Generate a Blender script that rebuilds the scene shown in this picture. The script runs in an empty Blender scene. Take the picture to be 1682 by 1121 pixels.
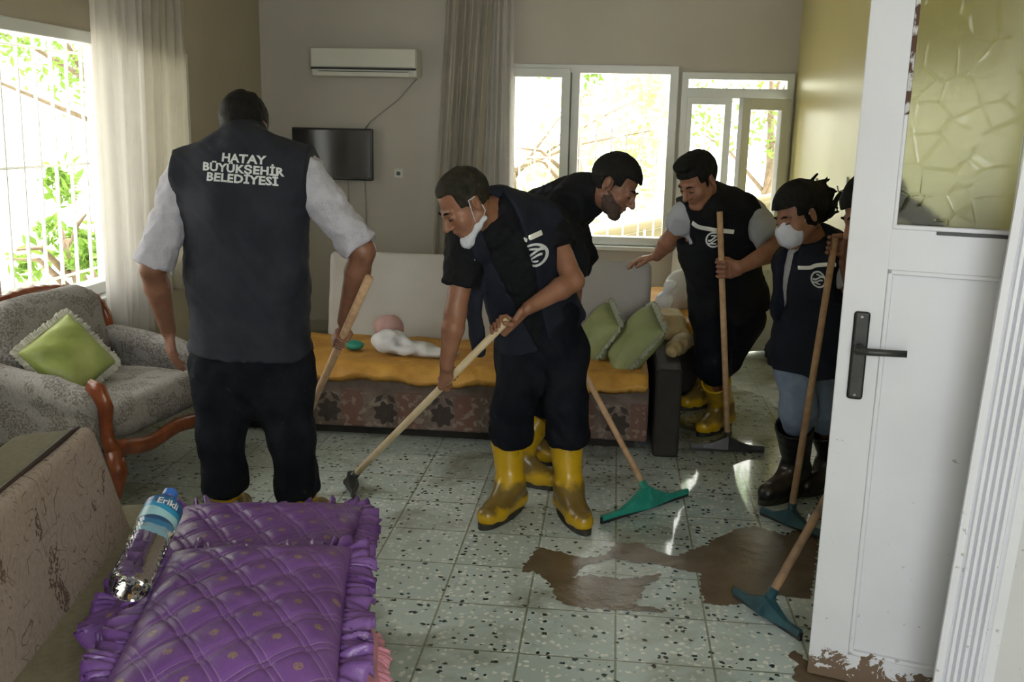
import bpy, bmesh, math, random
import numpy as np
from mathutils import Vector, Matrix
from mathutils.bvhtree import BVHTree
random.seed(7)
rng = np.random.default_rng(7)
SC = bpy.context.scene
COL = SC.collection
A = lambda *v: np.array(v, dtype=float)
def perp(v, ax):
    v = np.asarray(v, float); ax = np.asarray(ax, float); return unit(v-ax*np.dot(v, ax))
def unit(v):
    v = np.asarray(v, float); return v/np.linalg.norm(v)

# ------------------------------------------------------------------ camera
FPX, CX, CY, EYE = 1600.0, 841.0, 560.5, 1.6
_v1 = unit([1015-CX, -(214-CY), -FPX])            # room's depth axis seen from the camera
_b = FPX*FPX/(0.022*174+346.5)
_up = -unit([-0.022*_b, -_b, -FPX]); _up = unit(_up - _v1*np.dot(_up, _v1))
RW = np.array([np.cross(_v1, _up), _v1, _up])     # world <- camera
cam = bpy.data.objects.new('camera', bpy.data.cameras.new('camera'))
COL.objects.link(cam); SC.camera = cam
cam.data.sensor_fit = 'HORIZONTAL'; cam.data.sensor_width = 36.0
cam.data.lens = 36.0*FPX/1682.0; cam.data.clip_start = 0.05; cam.data.clip_end = 200
cam.matrix_world = Matrix.Translation((0, 0, EYE)) @ Matrix(RW.tolist()).to_4x4()
def ray(px, py): return RW @ np.array([px-CX, -(py-CY), -FPX])
EYEP = A(0, 0, EYE)
def G(px, py, z=0.0):
    d = ray(px, py); return EYEP + d*((z-EYE)/d[2])
def P(px, py, Y):
    d = ray(px, py); return EYEP + d*(Y/d[1])
def PX(px, py, X):
    d = ray(px, py); return EYEP + d*(X/d[0])

# ------------------------------------------------------------------ light
SC.view_settings.view_transform = 'Standard'; SC.view_settings.look = 'None'
SC.view_settings.gamma = 1.0; SC.view_settings.use_curve_mapping = False
SC.view_settings.exposure = 0.0
w = bpy.data.worlds.new('daylight'); SC.world = w; w.use_nodes = True
wn = w.node_tree.nodes; wl = w.node_tree.links
bg = wn['Background']; bg.inputs['Color'].default_value = (1.0, 1.0, 0.93, 1); bg.inputs['Strength'].default_value = 5.0
def lamp(name, kind, loc, energy, color=(1, 1, 1), size=1.0, size_y=None, aim=None, angle=0.01):
    l = bpy.data.lights.new(name, kind); l.energy = energy; l.color = color
    if kind == 'AREA':
        l.shape = 'RECTANGLE'; l.size = size; l.size_y = size_y or size
    if kind == 'SUN': l.angle = angle
    o = bpy.data.objects.new(name, l); COL.objects.link(o); o.location = loc
    if aim is not None:
        o.rotation_euler = (Vector(aim)-Vector(loc)).to_track_quat('-Z', 'Y').to_euler()
    return o
lamp('sun', 'SUN', (1, 12, 9), 14.0, (1.0, 0.95, 0.80), aim=(1 - 1.1, 12 - 2.3, 9 - 6.5), angle=0.02)
# daylight of the hall behind the camera (its windows)
HALL = lamp('hall_daylight', 'AREA', (0.7, -1.35, 1.9), 60.0, (0.88, 0.94, 1.0), 1.3, 1.2, aim=(0.5, 3.0, 0.9))

# ------------------------------------------------------------------ materials
def nt(m): return m.node_tree.nodes, m.node_tree.links
def pr(name, col, rough=0.6, metal=0.0, spec=0.5, trans=0.0, **kw):
    m = bpy.data.materials.new(name); m.use_nodes = True
    b = m.node_tree.nodes['Principled BSDF']
    b.inputs['Base Color'].default_value = (*col, 1); b.inputs['Roughness'].default_value = rough
    b.inputs['Metallic'].default_value = metal; b.inputs['Specular IOR Level'].default_value = spec
    b.inputs['Transmission Weight'].default_value = trans
    for k, v in kw.items(): b.inputs[k].default_value = v
    return m
def N(m, t, **kw):
    n = m.node_tree.nodes.new(t)
    for k, v in kw.items():
        if k in n.inputs.keys(): n.inputs[k].default_value = v
        else: setattr(n, k, v)
    return n
def L(m, a, b): m.node_tree.links.new(a, b)
def coords(m, kind='Object'):
    t = N(m, 'ShaderNodeTexCoord'); return t.outputs[kind]
def math_n(m, op, a, b=None, c=None, clamp=False):
    n = N(m, 'ShaderNodeMath', operation=op); n.use_clamp = clamp
    for i, v in enumerate((a, b, c)):
        if v is None: continue
        if hasattr(v, 'links'): L(m, v, n.inputs[i])
        else: n.inputs[i].default_value = v
    return n.outputs[0]
def ramp(m, src, stops):
    r = N(m, 'ShaderNodeValToRGB'); cr = r.color_ramp
    while len(cr.elements) < len(stops): cr.elements.new(0.5)
    for e, (p, c) in zip(cr.elements, stops):
        e.position = p; e.color = (*c, 1) if len(c) == 3 else c
    L(m, src, r.inputs[0]); return r.outputs[0]
def mixc(m, f, a, b):
    n = N(m, 'ShaderNodeMix', data_type='RGBA')
    if hasattr(f, 'links'): L(m, f, n.inputs[0])
    else: n.inputs[0].default_value = f
    for i, v in ((6, a), (7, b)):
        if hasattr(v, 'links'): L(m, v, n.inputs[i])
        else: n.inputs[i].default_value = (*v, 1)
    return n.outputs[2]
def noise(m, scale, detail=4, rough=0.55, dist=0.0, vec=None, dim='3D'):
    n = N(m, 'ShaderNodeTexNoise'); n.inputs['Scale'].default_value = scale
    n.inputs['Detail'].default_value = detail; n.inputs['Roughness'].default_value = rough
    n.inputs['Distortion'].default_value = dist
    L(m, vec if vec is not None else coords(m), n.inputs['Vector']); return n.outputs['Fac']
def bsdf(m): return m.node_tree.nodes['Principled BSDF']
def setc(m, s): L(m, s, bsdf(m).inputs['Base Color'])
def setr(m, s): L(m, s, bsdf(m).inputs['Roughness'])
def bump(m, src, strength=0.3, dist=0.01):
    b = N(m, 'ShaderNodeBump'); b.inputs['Strength'].default_value = strength
    b.inputs['Distance'].default_value = dist; L(m, src, b.inputs['Height'])
    L(m, b.outputs[0], bsdf(m).inputs['Normal'])
def mot(name, c1, c2, scale=8, rough=0.8, bs=0.0, bscale=None, lo=0.35, hi=0.65, **kw):
    """two-tone mottled material with optional bump"""
    m = pr(name, c1, rough, **kw)
    setc(m, ramp(m, noise(m, scale), [(lo, c1), (hi, c2)]))
    if bs: bump(m, noise(m, bscale or scale*4), bs, 0.01)
    return m
M = {}
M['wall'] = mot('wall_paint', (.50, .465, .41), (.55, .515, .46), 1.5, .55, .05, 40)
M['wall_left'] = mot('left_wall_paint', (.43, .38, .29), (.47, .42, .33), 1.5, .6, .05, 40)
M['wall_right'] = mot('glossy_cream_paint', (.64, .57, .25), (.68, .61, .29), 1.2, .33, .05, 5)
M['ceil'] = mot('ceiling_paint', (.6, .58, .5), (.64, .62, .55), 2, .8)
M['pvc'] = mot('white_window_frame', (.66, .68, .66), (.72, .74, .72), 3, .3)
M['grille'] = pr('white_grille_paint', (.85, .87, .85), .5)
M['trim'] = mot('skirting', (.35, .34, .27), (.45, .43, .35), 6, .5)
M['plastic_white'] = mot('white_plastic', (.66, .66, .60), (.70, .70, .64), 3, .35)
M['black_plastic'] = pr('black_plastic', (.012, .012, .013), .35)
M['screen'] = pr('tv_screen', (.008, .008, .009), .12)
M['rubber'] = mot('black_rubber', (.012, .013, .014), (.03, .03, .028), 20, .45)
M['wood'] = mot('stick_wood', (.42, .25, .14), (.55, .36, .21), 30, .6)
M['wood_pale'] = mot('pale_stick_wood', (.60, .46, .27), (.68, .55, .36), 30, .6)
M['wood_muddy'] = mot('muddy_stick_wood', (.16, .11, .07), (.45, .27, .15), 9, .6)
M['carved'] = mot('carved_wood', (.15, .03, .010), (.26, .07, .022), 14, .28, .2, 30)
M['teal'] = mot('teal_plastic', (.012, .20, .15), (.03, .28, .21), 12, .4)
M['navy_plastic'] = mot('dark_blue_plastic', (.012, .05, .07), (.03, .09, .11), 12, .4)
M['glass'] = pr('window_glass', (1, 1, 1), .0, trans=1.0, IOR=1.02)
M['cable'] = pr('grey_cable', (.38, .36, .32), .6)
M['metal'] = pr('bare_metal', (.5, .5, .48), .3, 1.0)
M['white_flat'] = pr('white_print', (.62, .64, .66), .55)
M['reflect'] = pr('reflective_tape', (.95, .95, .90), .25, .3)

# ------------------------------------------------------------------ object helpers
def tag(o, label=None, cat=None, group=None, kind=None):
    if label: o['label'] = label
    if cat: o['category'] = cat
    if group: o['group'] = group
    if kind: o['kind'] = kind
    return o
def empty(name, loc, label=None, cat=None, group=None):
    o = bpy.data.objects.new(name, None); COL.objects.link(o); o.empty_display_size = .1
    o.location = Vector(loc); return tag(o, label, cat, group)
def base_of(o):
    v = Vector((0, 0, 0))
    while o is not None: v = v + o.location; o = o.parent
    return v
def mesh(name, V, F, mat, parent=None, smooth=True, uv=None, origin=None):
    """link ONE mesh object; V in world coordinates"""
    V = np.asarray(V, float)
    if parent is not None: b = np.array(base_of(parent)); loc = Vector((0, 0, 0))
    else:
        b = np.array(origin) if origin is not None else A((V[:, 0].min()+V[:, 0].max())/2, (V[:, 1].min()+V[:, 1].max())/2, V[:, 2].min())
        loc = Vector(b)
    me = bpy.data.meshes.new(name)
    me.from_pydata((V-b).tolist(), [], F if isinstance(F, list) else F.tolist())
    if uv is not None:
        l = me.uv_layers.new(name='UVMap'); li = np.empty(len(me.loops), dtype=int)
        me.loops.foreach_get('vertex_index', li); l.data.foreach_set('uv', np.asarray(uv)[li].ravel())
    me.materials.append(mat if not isinstance(mat, str) else M[mat])
    if smooth: me.polygons.foreach_set('use_smooth', [True]*len(me.polygons))
    me.update()
    o = bpy.data.objects.new(name, me); COL.objects.link(o); o.location = loc
    if parent is not None: o.parent = parent
    return o
class MB:
    """mesh builder, world coordinates"""
    def __init__(s): s.V = []; s.F = []
    def add(s, V, F):
        n = len(s.V); s.V += [tuple(v) for v in V]; s.F += [tuple(i+n for i in f) for f in F]; return s
    def box(s, lo, hi, bev=0.0, R=None, c=None):
        bm = bmesh.new(); bmesh.ops.create_cube(bm, size=1)
        lo = np.minimum(lo, hi).astype(float) if True else lo; hi2 = np.maximum(lo, hi)
        return s._cube(lo, hi2, bev, R, c, bm)
    def _cube(s, lo, hi, bev, R, c, bm):
        sz = hi-lo; ce = (hi+lo)/2
        for v in bm.verts: v.co = Vector((v.co.x*sz[0], v.co.y*sz[1], v.co.z*sz[2]))
        if bev > 0: bmesh.ops.bevel(bm, geom=list(bm.edges), offset=bev, segments=3, profile=.5, affect='EDGES')
        bm.verts.index_update()
        V = np.array([v.co[:] for v in bm.verts])+ce
        if R is not None:
            c = np.array(c if c is not None else ce); V = (V-c) @ np.array(R).T + c
        F = [[v.index for v in f.verts] for f in bm.faces]; bm.free()
        return s.add(V, F)
    def tube(s, pts, r, n=10, closed=False, flat=None):
        pts = [A(*p) for p in pts]; m = len(pts)
        rs = r if hasattr(r, '__len__') else [r]*m
        V = []; prev = None
        for i, p in enumerate(pts):
            t = unit((pts[min(i+1, m-1)]-pts[max(i-1, 0)]) if not closed else pts[(i+1) % m]-pts[i-1])
            if prev is None: x = unit(np.cross(t, A(0, 0, 1) if abs(t[2]) < .9 else A(1, 0, 0)))
            else: x = unit(prev-t*np.dot(prev, t))
            prev = x; y = np.cross(t, x)
            fx, fy = flat or (1, 1)
            for k in range(n):
                a = 2*math.pi*k/n; V.append(p+rs[i]*(fx*math.cos(a)*x+fy*math.sin(a)*y))
        F = []
        for i in range(m if closed else m-1):
            for k in range(n):
                j = (i+1) % m; F.append((i*n+k, i*n+(k+1) % n, j*n+(k+1) % n, j*n+k))
        if not closed: F += [tuple(range(n))[::-1], tuple(range((m-1)*n, m*n))]
        return s.add(V, F)
    def lathe(s, a, b, prof, n=24):
        """profile [(t along a->b in metres, radius)]"""
        a = A(*a); d = unit(A(*b)-a); x = unit(np.cross(d, A(0, 0, 1) if abs(d[2]) < .9 else A(1, 0, 0))); y = np.cross(d, x)
        V = [a+d*t+r*(math.cos(2*math.pi*k/n)*x+math.sin(2*math.pi*k/n)*y) for t, r in prof for k in range(n)]
        m = len(prof); F = [(i*n+k, i*n+(k+1) % n, (i+1)*n+(k+1) % n, (i+1)*n+k) for i in range(m-1) for k in range(n)]
        F += [tuple(range(n))[::-1], tuple(range((m-1)*n, m*n))]
        return s.add(V, F)
    def build(s, name, mat, parent=None, smooth=False, origin=None):
        return mesh(name, s.V, s.F, mat, parent, smooth, origin=origin)
def box(name, lo, hi, mat, parent=None, bev=0.0, kind=None, R=None, c=None):
    o = MB().box(A(*lo), A(*hi), bev, R, c).build(name, mat, parent, smooth=False)
    if kind: o['kind'] = kind
    return o
def struct(name, lo, hi, mat, bev=0.0, parent=None):
    return box(name, lo, hi, mat, parent, bev, None if parent else 'structure')
def rotz(a): c, s = math.cos(a), math.sin(a); return np.array([[c, -s, 0], [s, c, 0], [0, 0, 1]])

# ------------------------------------------------------------------ implicit shapes -> mesh
def smin(a, b, k):
    if k <= 0: return np.minimum(a, b)
    h = np.clip(.5+.5*(b-a)/k, 0, 1); return b*(1-h)+a*h-k*h*(1-h)
def rc(a, b, ra, rb):
    a = np.asarray(a, float); b = np.asarray(b, float); ab = b-a; l2 = max(ab@ab, 1e-9)
    def f(p):
        q = p-a; t = np.clip(q@ab/l2, 0, 1); e = q-t[:, None]*ab
        return np.sqrt((e*e).sum(1))-(ra+(rb-ra)*t)
    return f
def ell(c, r, R=None):
    c = np.asarray(c, float); r = np.asarray(r, float)
    def f(p):
        q = p-c
        if R is not None: q = q@R.T
        k0 = np.sqrt(((q/r)**2).sum(1)); k1 = np.sqrt(((q/(r*r))**2).sum(1))
        return k0*(k0-1)/np.maximum(k1, 1e-6)
    return f
def frc(a, b, ra, rb, dep, k):
    """round cone flattened along dep by k (radii are the wide ones)"""
    a = np.asarray(a, float); b = np.asarray(b, float); dep = unit(dep)
    def f(p):
        q = p-a; q = q+np.outer(q@dep, dep)*(1/k-1)
        ab = b-a; ab = ab+dep*(ab@dep)*(1/k-1); l2 = ab@ab
        t = np.clip(q@ab/l2, 0, 1); e = q-t[:, None]*ab
        return (np.sqrt((e*e).sum(1))-(ra+(rb-ra)*t))*(k*.5+.5)*.9
    return f
def rbox(c, h, r, R=None):
    c = np.asarray(c, float); h = np.asarray(h, float)-r
    def f(p):
        q = p-c
        if R is not None: q = q@R.T
        q = np.abs(q)-h
        return np.sqrt((np.maximum(q, 0)**2).sum(1))+np.minimum(q.max(1), 0)-r
    return f
def plane(pt, n):
    pt = np.asarray(pt, float); n = unit(n)
    return lambda p: (p-pt)@n
def wob(amp, freq, seed, stretch=None, n=5):
    r = np.random.default_rng(seed); K = r.normal(size=(n, 3)); K /= np.linalg.norm(K, axis=1)[:, None]
    K *= freq*r.uniform(.6, 1.6, (n, 1)); ph = r.uniform(0, 6.28, n)
    if stretch is not None: K *= np.asarray(stretch)
    return lambda p: amp*np.sin(p@K.T+ph+1.3*np.sin(p@K[::-1].T*.7)).sum(1)/n
def U(f, k=.015): return ('u', k, f)
def S(f, k=.008): return ('s', k, f)
def I(f, k=.004): return ('i', k, f)
def fieldv(prims, p, disp=None):
    d = np.full(len(p), 9.0)
    for op, k, f in prims:
        v = f(p)
        if op == 'u': d = smin(d, v, k)
        elif op == 's': d = -smin(-d, v, k)
        else: d = -smin(-d, -v, k)
    if disp is not None: d = d+disp(p)
    return d
NB = 14
def sdf_mesh(prims, vox, lo, hi, disp=None):
    lo = np.asarray(lo, float); hi = np.asarray(hi, float)
    nb = np.ceil((hi-lo)/(vox*NB)).astype(int)+1
    I3 = np.stack(np.meshgrid(*[np.arange(k) for k in nb], indexing='ij'), -1).reshape(-1, 3)
    cen = lo+(I3+.5)*NB*vox; Rb = NB*vox*.5*math.sqrt(3)
    d = fieldv(prims, cen, disp); I3 = I3[np.abs(d) < Rb*1.35+.02]
    n1 = NB+1
    loc = np.stack(np.meshgrid(*[np.arange(n1)]*3, indexing='ij'), -1).reshape(-1, 3)
    DIM = nb*NB+4
    VK = []; VP = []; FK = []
    corners = [(0,0,0),(1,0,0),(0,1,0),(1,1,0),(0,0,1),(1,0,1),(0,1,1),(1,1,1)]
    edges = [(0,1),(2,3),(4,5),(6,7),(0,2),(1,3),(4,6),(5,7),(0,4),(1,5),(2,6),(3,7)]
    for b in I3:
        c = lo+(b+.5)*NB*vox; c1 = c[None, :]
        loc_pr = []
        for op, k, f in prims:
            if op != 'i' and f(c1)[0] > Rb*1.35+k+.02: continue
            loc_pr.append((op, k, f))
        if not any(o == 'u' for o, _, _ in loc_pr): continue
        p = lo+(b*NB+loc)*vox
        D = fieldv(loc_pr, p, disp).reshape(n1, n1, n1)
        s = D < 0
        if s.all() or not s.any(): continue
        g0 = b*NB
        cs = sum(s[x:x+NB, y:y+NB, z:z+NB].astype(int) for x, y, z in corners)
        idx = np.argwhere((cs > 0) & (cs < 8))
        if len(idx):
            acc = np.zeros((len(idx), 3)); cnt = np.zeros(len(idx))
            for i, j in edges:
                ci = np.array(corners[i]); cj = np.array(corners[j])
                di = D[tuple((idx+ci).T)]; dj = D[tuple((idx+cj).T)]
                m = (di < 0) != (dj < 0); t = np.where(m, di/np.where(m, di-dj, 1), 0)
                acc += m[:, None]*(ci+t[:, None]*(cj-ci)); cnt += m
            gi = idx+g0+1
            VK.append((gi[:, 0]*DIM[1]+gi[:, 1])*DIM[2]+gi[:, 2]); VP.append(lo+(idx+g0+acc/cnt[:, None])*vox)
        for ax in range(3):
            e = [0, 0, 0]; e[ax] = 1
            s0 = s[:NB, :NB, :NB]; s1 = s[e[0]:NB+e[0], e[1]:NB+e[1], e[2]:NB+e[2]]
            q = np.argwhere(s0 != s1)
            if not len(q): continue
            fl = s0[tuple(q.T)]
            u = np.zeros(3, int); v = np.zeros(3, int); u[(ax+1) % 3] = 1; v[(ax+2) % 3] = 1
            gq = q+g0+1
            ks = [((x[:, 0])*DIM[1]+x[:, 1])*DIM[2]+x[:, 2] for x in (gq-u-v, gq-v, gq, gq-u)]
            Q = np.stack(ks, 1); Q[~fl] = Q[~fl][:, ::-1]; FK.append(Q)
    VK = np.concatenate(VK); VP = np.concatenate(VP); FK = np.concatenate(FK)
    o = np.argsort(VK); VK = VK[o]; VP = VP[o]
    ix = np.clip(np.searchsorted(VK, FK), 0, len(VK)-1)
    ok = (VK[ix] == FK).all(1)
    return VP, ix[ok]
def blob(name, prims, vox, lo, hi, mat, parent=None, disp=None, origin=None):
    V, F = sdf_mesh(prims, vox, lo, hi, disp)
    o = mesh(name, V, F, mat, parent, True, origin=origin); o['_n'] = len(F); del o['_n']
    return o, V, F
# ------------------------------------------------------------------ room
XL, XR, YB, ZC, YF = -2.69, 1.25, 7.35, 2.75, -1.6
def terrazzo():
    m = pr('terrazzo_tiles', (.4, .42, .4), .2)
    g = N(m, 'ShaderNodeNewGeometry'); sep = N(m, 'ShaderNodeSeparateXYZ'); L(m, g.outputs['Position'], sep.inputs[0])
    pos = g.outputs['Position']
    T = .30
    def cell(s, o): return math_n(m, 'DIVIDE', math_n(m, 'SUBTRACT', s, o), T)
    cx = cell(sep.outputs[0], .063); cy = cell(sep.outputs[1], 2.747)
    fx = math_n(m, 'FRACT', cx); fy = math_n(m, 'FRACT', cy)
    def edge(f): return math_n(m, 'MINIMUM', f, math_n(m, 'SUBTRACT', 1.0, f))
    e = math_n(m, 'MINIMUM', edge(fx), edge(fy))
    comb = N(m, 'ShaderNodeCombineXYZ'); L(m, math_n(m, 'FLOOR', cx), comb.inputs[0]); L(m, math_n(m, 'FLOOR', cy), comb.inputs[1])
    wnz = N(m, 'ShaderNodeTexWhiteNoise'); L(m, comb.outputs[0], wnz.inputs['Vector'])
    base = ramp(m, wnz.outputs['Value'], [(0, (.44, .52, .51)), (.5, (.50, .58, .57)), (1, (.55, .62, .61))])
    def vor(sc, rand=1.0):
        v = N(m, 'ShaderNodeTexVoronoi'); v.inputs['Scale'].default_value = sc; v.inputs['Randomness'].default_value = rand
        nz = N(m, 'ShaderNodeTexNoise'); nz.inputs['Scale'].default_value = sc*1.5; L(m, pos, nz.inputs['Vector'])
        ad = N(m, 'ShaderNodeVectorMath', operation='SCALE'); L(m, nz.outputs['Color'], ad.inputs[0]); ad.inputs['Scale'].default_value = .9/sc
        a2 = N(m, 'ShaderNodeVectorMath', operation='ADD'); L(m, pos, a2.inputs[0]); L(m, ad.outputs[0], a2.inputs[1])
        L(m, a2.outputs[0], v.inputs['Vector']); return v
    vw = vor(42); sw = N(m, 'ShaderNodeSeparateColor'); L(m, vw.outputs['Color'], sw.inputs[0])
    chipw = math_n(m, 'MULTIPLY', math_n(m, 'LESS_THAN', vw.outputs['Distance'], .36), math_n(m, 'GREATER_THAN', sw.outputs[0], .45))
    c = mixc(m, math_n(m, 'MULTIPLY', chipw, .8), base, (.80, .80, .75))
    vb = vor(40); sb = N(m, 'ShaderNodeSeparateColor'); L(m, vb.outputs['Color'], sb.inputs[0])
    chipb = math_n(m, 'MULTIPLY', math_n(m, 'LESS_THAN', vb.outputs['Distance'], .34), math_n(m, 'GREATER_THAN', sb.outputs[1], .72))
    c = mixc(m, chipb, c, (.012, .025, .028))
    # dirty film of drying mud water, thicker in the joints
    d1 = ramp(m, noise(m, 2.2, 8, .62, .6, vec=pos), [(.50, (0, 0, 0)), (.66, (.75, .75, .75))])
    d2 = ramp(m, noise(m, 9, 5, .6, 1.0, vec=pos), [(.58, (0, 0, 0)), (.72, (.35, .35, .35))])
    far = ramp(m, math_n(m, 'DIVIDE', sep.outputs[1], 8.0), [(.50, (0, 0, 0)), (.63, (.62, .62, .62))])
    dirt = math_n(m, 'ADD', math_n(m, 'MULTIPLY', math_n(m, 'MAXIMUM', d1, d2), .75), math_n(m, 'MULTIPLY', far, .8), clamp=True)
    c = mixc(m, dirt, c, (.13, .12, .065))
    gw = math_n(m, 'ADD', .006, math_n(m, 'MULTIPLY', noise(m, 12, 4, .6, 0, vec=pos), .012))
    grout = math_n(m, 'LESS_THAN', e, gw)
    c = mixc(m, math_n(m, 'MULTIPLY', grout, .7), c, (.13, .13, .06))
    setc(m, c)
    wet = ramp(m, noise(m, 1.6, 5, .6, .3, vec=pos), [(.35, (.26, .26, .26)), (.65, (.40, .40, .40))])
    # standing water near the squeegees by the balcony side
    ex = math_n(m, 'DIVIDE', math_n(m, 'SUBTRACT', sep.outputs[0], .46), .66); ey = math_n(m, 'DIVIDE', math_n(m, 'SUBTRACT', sep.outputs[1], 4.85), 1.5)
    pd = math_n(m, 'ADD', math_n(m, 'ADD', math_n(m, 'POWER', ex, 2), math_n(m, 'POWER', ey, 2)), math_n(m, 'MULTIPLY', noise(m, 4, 4, .6, .5, vec=pos), .5))
    pd2 = math_n(m, 'DIVIDE', pd, 2.0); pool = ramp(m, pd2, [(.55, (1, 1, 1)), (.72, (0, 0, 0))])
    mx = N(m, 'ShaderNodeMix', data_type='FLOAT'); L(m, pool, mx.inputs[0]); L(m, wet, mx.inputs[2]); mx.inputs[3].default_value = .06
    setr(m, mx.outputs[0])
    h = math_n(m, 'SUBTRACT', math_n(m, 'MULTIPLY', noise(m, 7, 3, .5, 0, vec=pos), .35), math_n(m, 'MULTIPLY', grout, .5))
    bump(m, h, .12, .01); return m
M['floor'] = terrazzo()
struct('floor', (XL-.3, YF-.3, -.12), (XR+.3, YB+.2, 0), 'floor')
struct('ceiling', (XL-.2, YF-.2, ZC), (XR+.2, YB+.2, ZC+.1), 'ceil')
def wall_with_holes(name, axis, pos, th, a0, a1, z1, holes, mat):
    """wall slab normal to axis ('x' or 'y'), holes [(a_lo, a_hi, z_lo, z_hi)], one mesh"""
    mb = MB(); xs = sorted({a0, a1, *[h[0] for h in holes], *[h[1] for h in holes]})
    for lo, hi in zip(xs[:-1], xs[1:]):
        mid = (lo+hi)/2; hs = sorted([(h[2], h[3]) for h in holes if h[0] < mid < h[1]]); z = 0
        for (b, t) in hs+[(z1, z1)]:
            if b > z:
                if axis == 'y': mb.box(A(lo, pos, z), A(hi, pos+th, b))
                else: mb.box(A(pos, lo, z), A(pos+th, hi, b))
            z = t
    o = mb.build(name, mat); o['kind'] = 'structure'; return o
# back wall openings
WIN = dict(x0=P(843, 120, YB)[0]-.06, x1=P(1108, 250, YB)[0], z0=.76, z1=2.06)
DOOR = dict(x0=P(1113, 250, YB)[0], x1=1.235, z1=2.02)
wall_with_holes('wall_back', 'y', YB, .22, XL-.2, XR+.2, ZC, [(WIN['x0'], WIN['x1'], WIN['z0'], WIN['z1']), (DOOR['x0'], DOOR['x1'], 0, DOOR['z1'])], 'wall')
LW = dict(y0=2.9, y1=6.0, z0=.70, z1=2.03)
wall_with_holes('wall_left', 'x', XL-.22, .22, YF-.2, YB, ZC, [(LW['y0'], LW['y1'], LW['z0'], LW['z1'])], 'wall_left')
struct('wall_right', (XR, YF-.2, 0), (XR+.15, YB+.2, ZC), 'wall_right')
wall_with_holes('wall_front', 'y', YF-.15, .15, XL-.2, XR+.2, ZC, [(.1, 1.1, 1.0, 2.1), (-.9, -.1, 0, 2.05)], 'wall')
# skirtings
struct('baseboard_back', (XL, YB-.015, 0), (DOOR['x0'], YB-.001, .09), 'trim', .004)
struct('baseboard_right', (XR-.015, 3.05, 0), (XR-.001, YB-.02, .10), 'trim', .004)
struct('baseboard_left', (XL+.001, YF, 0), (XL+.015, YB-.02, .09), 'trim', .004)
# ---- back window: fixed frame, narrow sash left, wide pane right
def frame_mesh(name, axis, pos, dep, rect, w, mat, parent=None, kind=None, bev=.006, bars=()):
    a0, a1, z0, z1 = rect; mb = MB()
    def bx(p0, p1, q0, q1, d0=0, d1=0):
        if axis == 'y': mb.box(A(p0, pos+d0, q0), A(p1, pos+dep+d1, q1), bev)
        else: mb.box(A(pos+d0, p0, q0), A(pos+dep+d1, p1, q1), bev)
    bx(a0, a1, z1-w, z1); bx(a0, a1, z0, z0+w); bx(a0, a0+w, z0+w*.8, z1-w*.8); bx(a1-w, a1, z0+w*.8, z1-w*.8)
    for (c, ww) in bars: bx(c-ww/2, c+ww/2, z0+w*.8, z1-w*.8)
    o = mb.build(name, mat, parent); 
    if kind: o['kind'] = kind
    return o
wx = lambda px: P(px, 250, YB)[0]
M['green_strip'] = pr('dark_green_seal', (.06, .10, .085), .5)
window_1 = frame_mesh('window_1', 'y', YB-.03, .11, (WIN['x0'], WIN['x1'], WIN['z0'], WIN['z1']), .06, 'pvc', None, 'structure', bars=[(wx(941), .07)])
frame_mesh('sash', 'y', YB-.055, .05, (WIN['x0']+.015, wx(934), WIN['z0']+.03, WIN['z1']-.03), .065, 'pvc', window_1)
box('seal', (wx(932), YB-.050, WIN['z0']+.06), (wx(936), YB-.036, WIN['z1']-.06), 'green_strip', window_1)
box('pane', (WIN['x0']+.03, YB+.012, WIN['z0']+.05), (WIN['x1']-.03, YB+.018, WIN['z1']-.05), 'glass', window_1)
mbh = MB().box(A(wx(944)-.012, YB-.075, 1.16), A(wx(944)+.012, YB-.031, 1.22), .004).box(A(wx(944)-.008, YB-.085, 1.07), A(wx(944)+.008, YB-.070, 1.20), .004)
mbh.build('window_handle', 'plastic_white', window_1)
struct('trim_1', (WIN['x0']-.02, YB-.10, WIN['z0']-.035), (WIN['x1'], YB+.02, WIN['z0']-.004), 'pvc', .006)
# ---- balcony door: frame with transom, fixed left leaf, right leaf ajar
tz = 1.90
door_1 = frame_mesh('door_1', 'y', YB-.03, .11, (DOOR['x0'], DOOR['x1'], -.0, DOOR['z1']), .05, 'pvc', None, 'structure', bars=[])
box('transom_bar', (DOOR['x0']+.04, YB-.03, tz-.06), (DOOR['x1']-.04, YB+.08, tz+.01), 'pvc', door_1, .006)
dm = wx(1197)
frame_mesh('fixed_leaf', 'y', YB-.028, .06, (DOOR['x0']+.035, dm, .02, tz-.055), .05, 'pvc', door_1)
box('lower_panel', (DOOR['x0']+.08, YB-.005, .06), (dm-.05, YB+.015, .70), 'pvc', door_1, .004)
box('pane', (DOOR['x0']+.08, YB+.0, .70), (dm-.05, YB+.006, tz-.1), 'glass', door_1)
box('pane', (DOOR['x0']+.04, YB+.02, tz), (DOOR['x1']-.04, YB+.026, DOOR['z1']-.04), 'glass', door_1)
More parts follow.
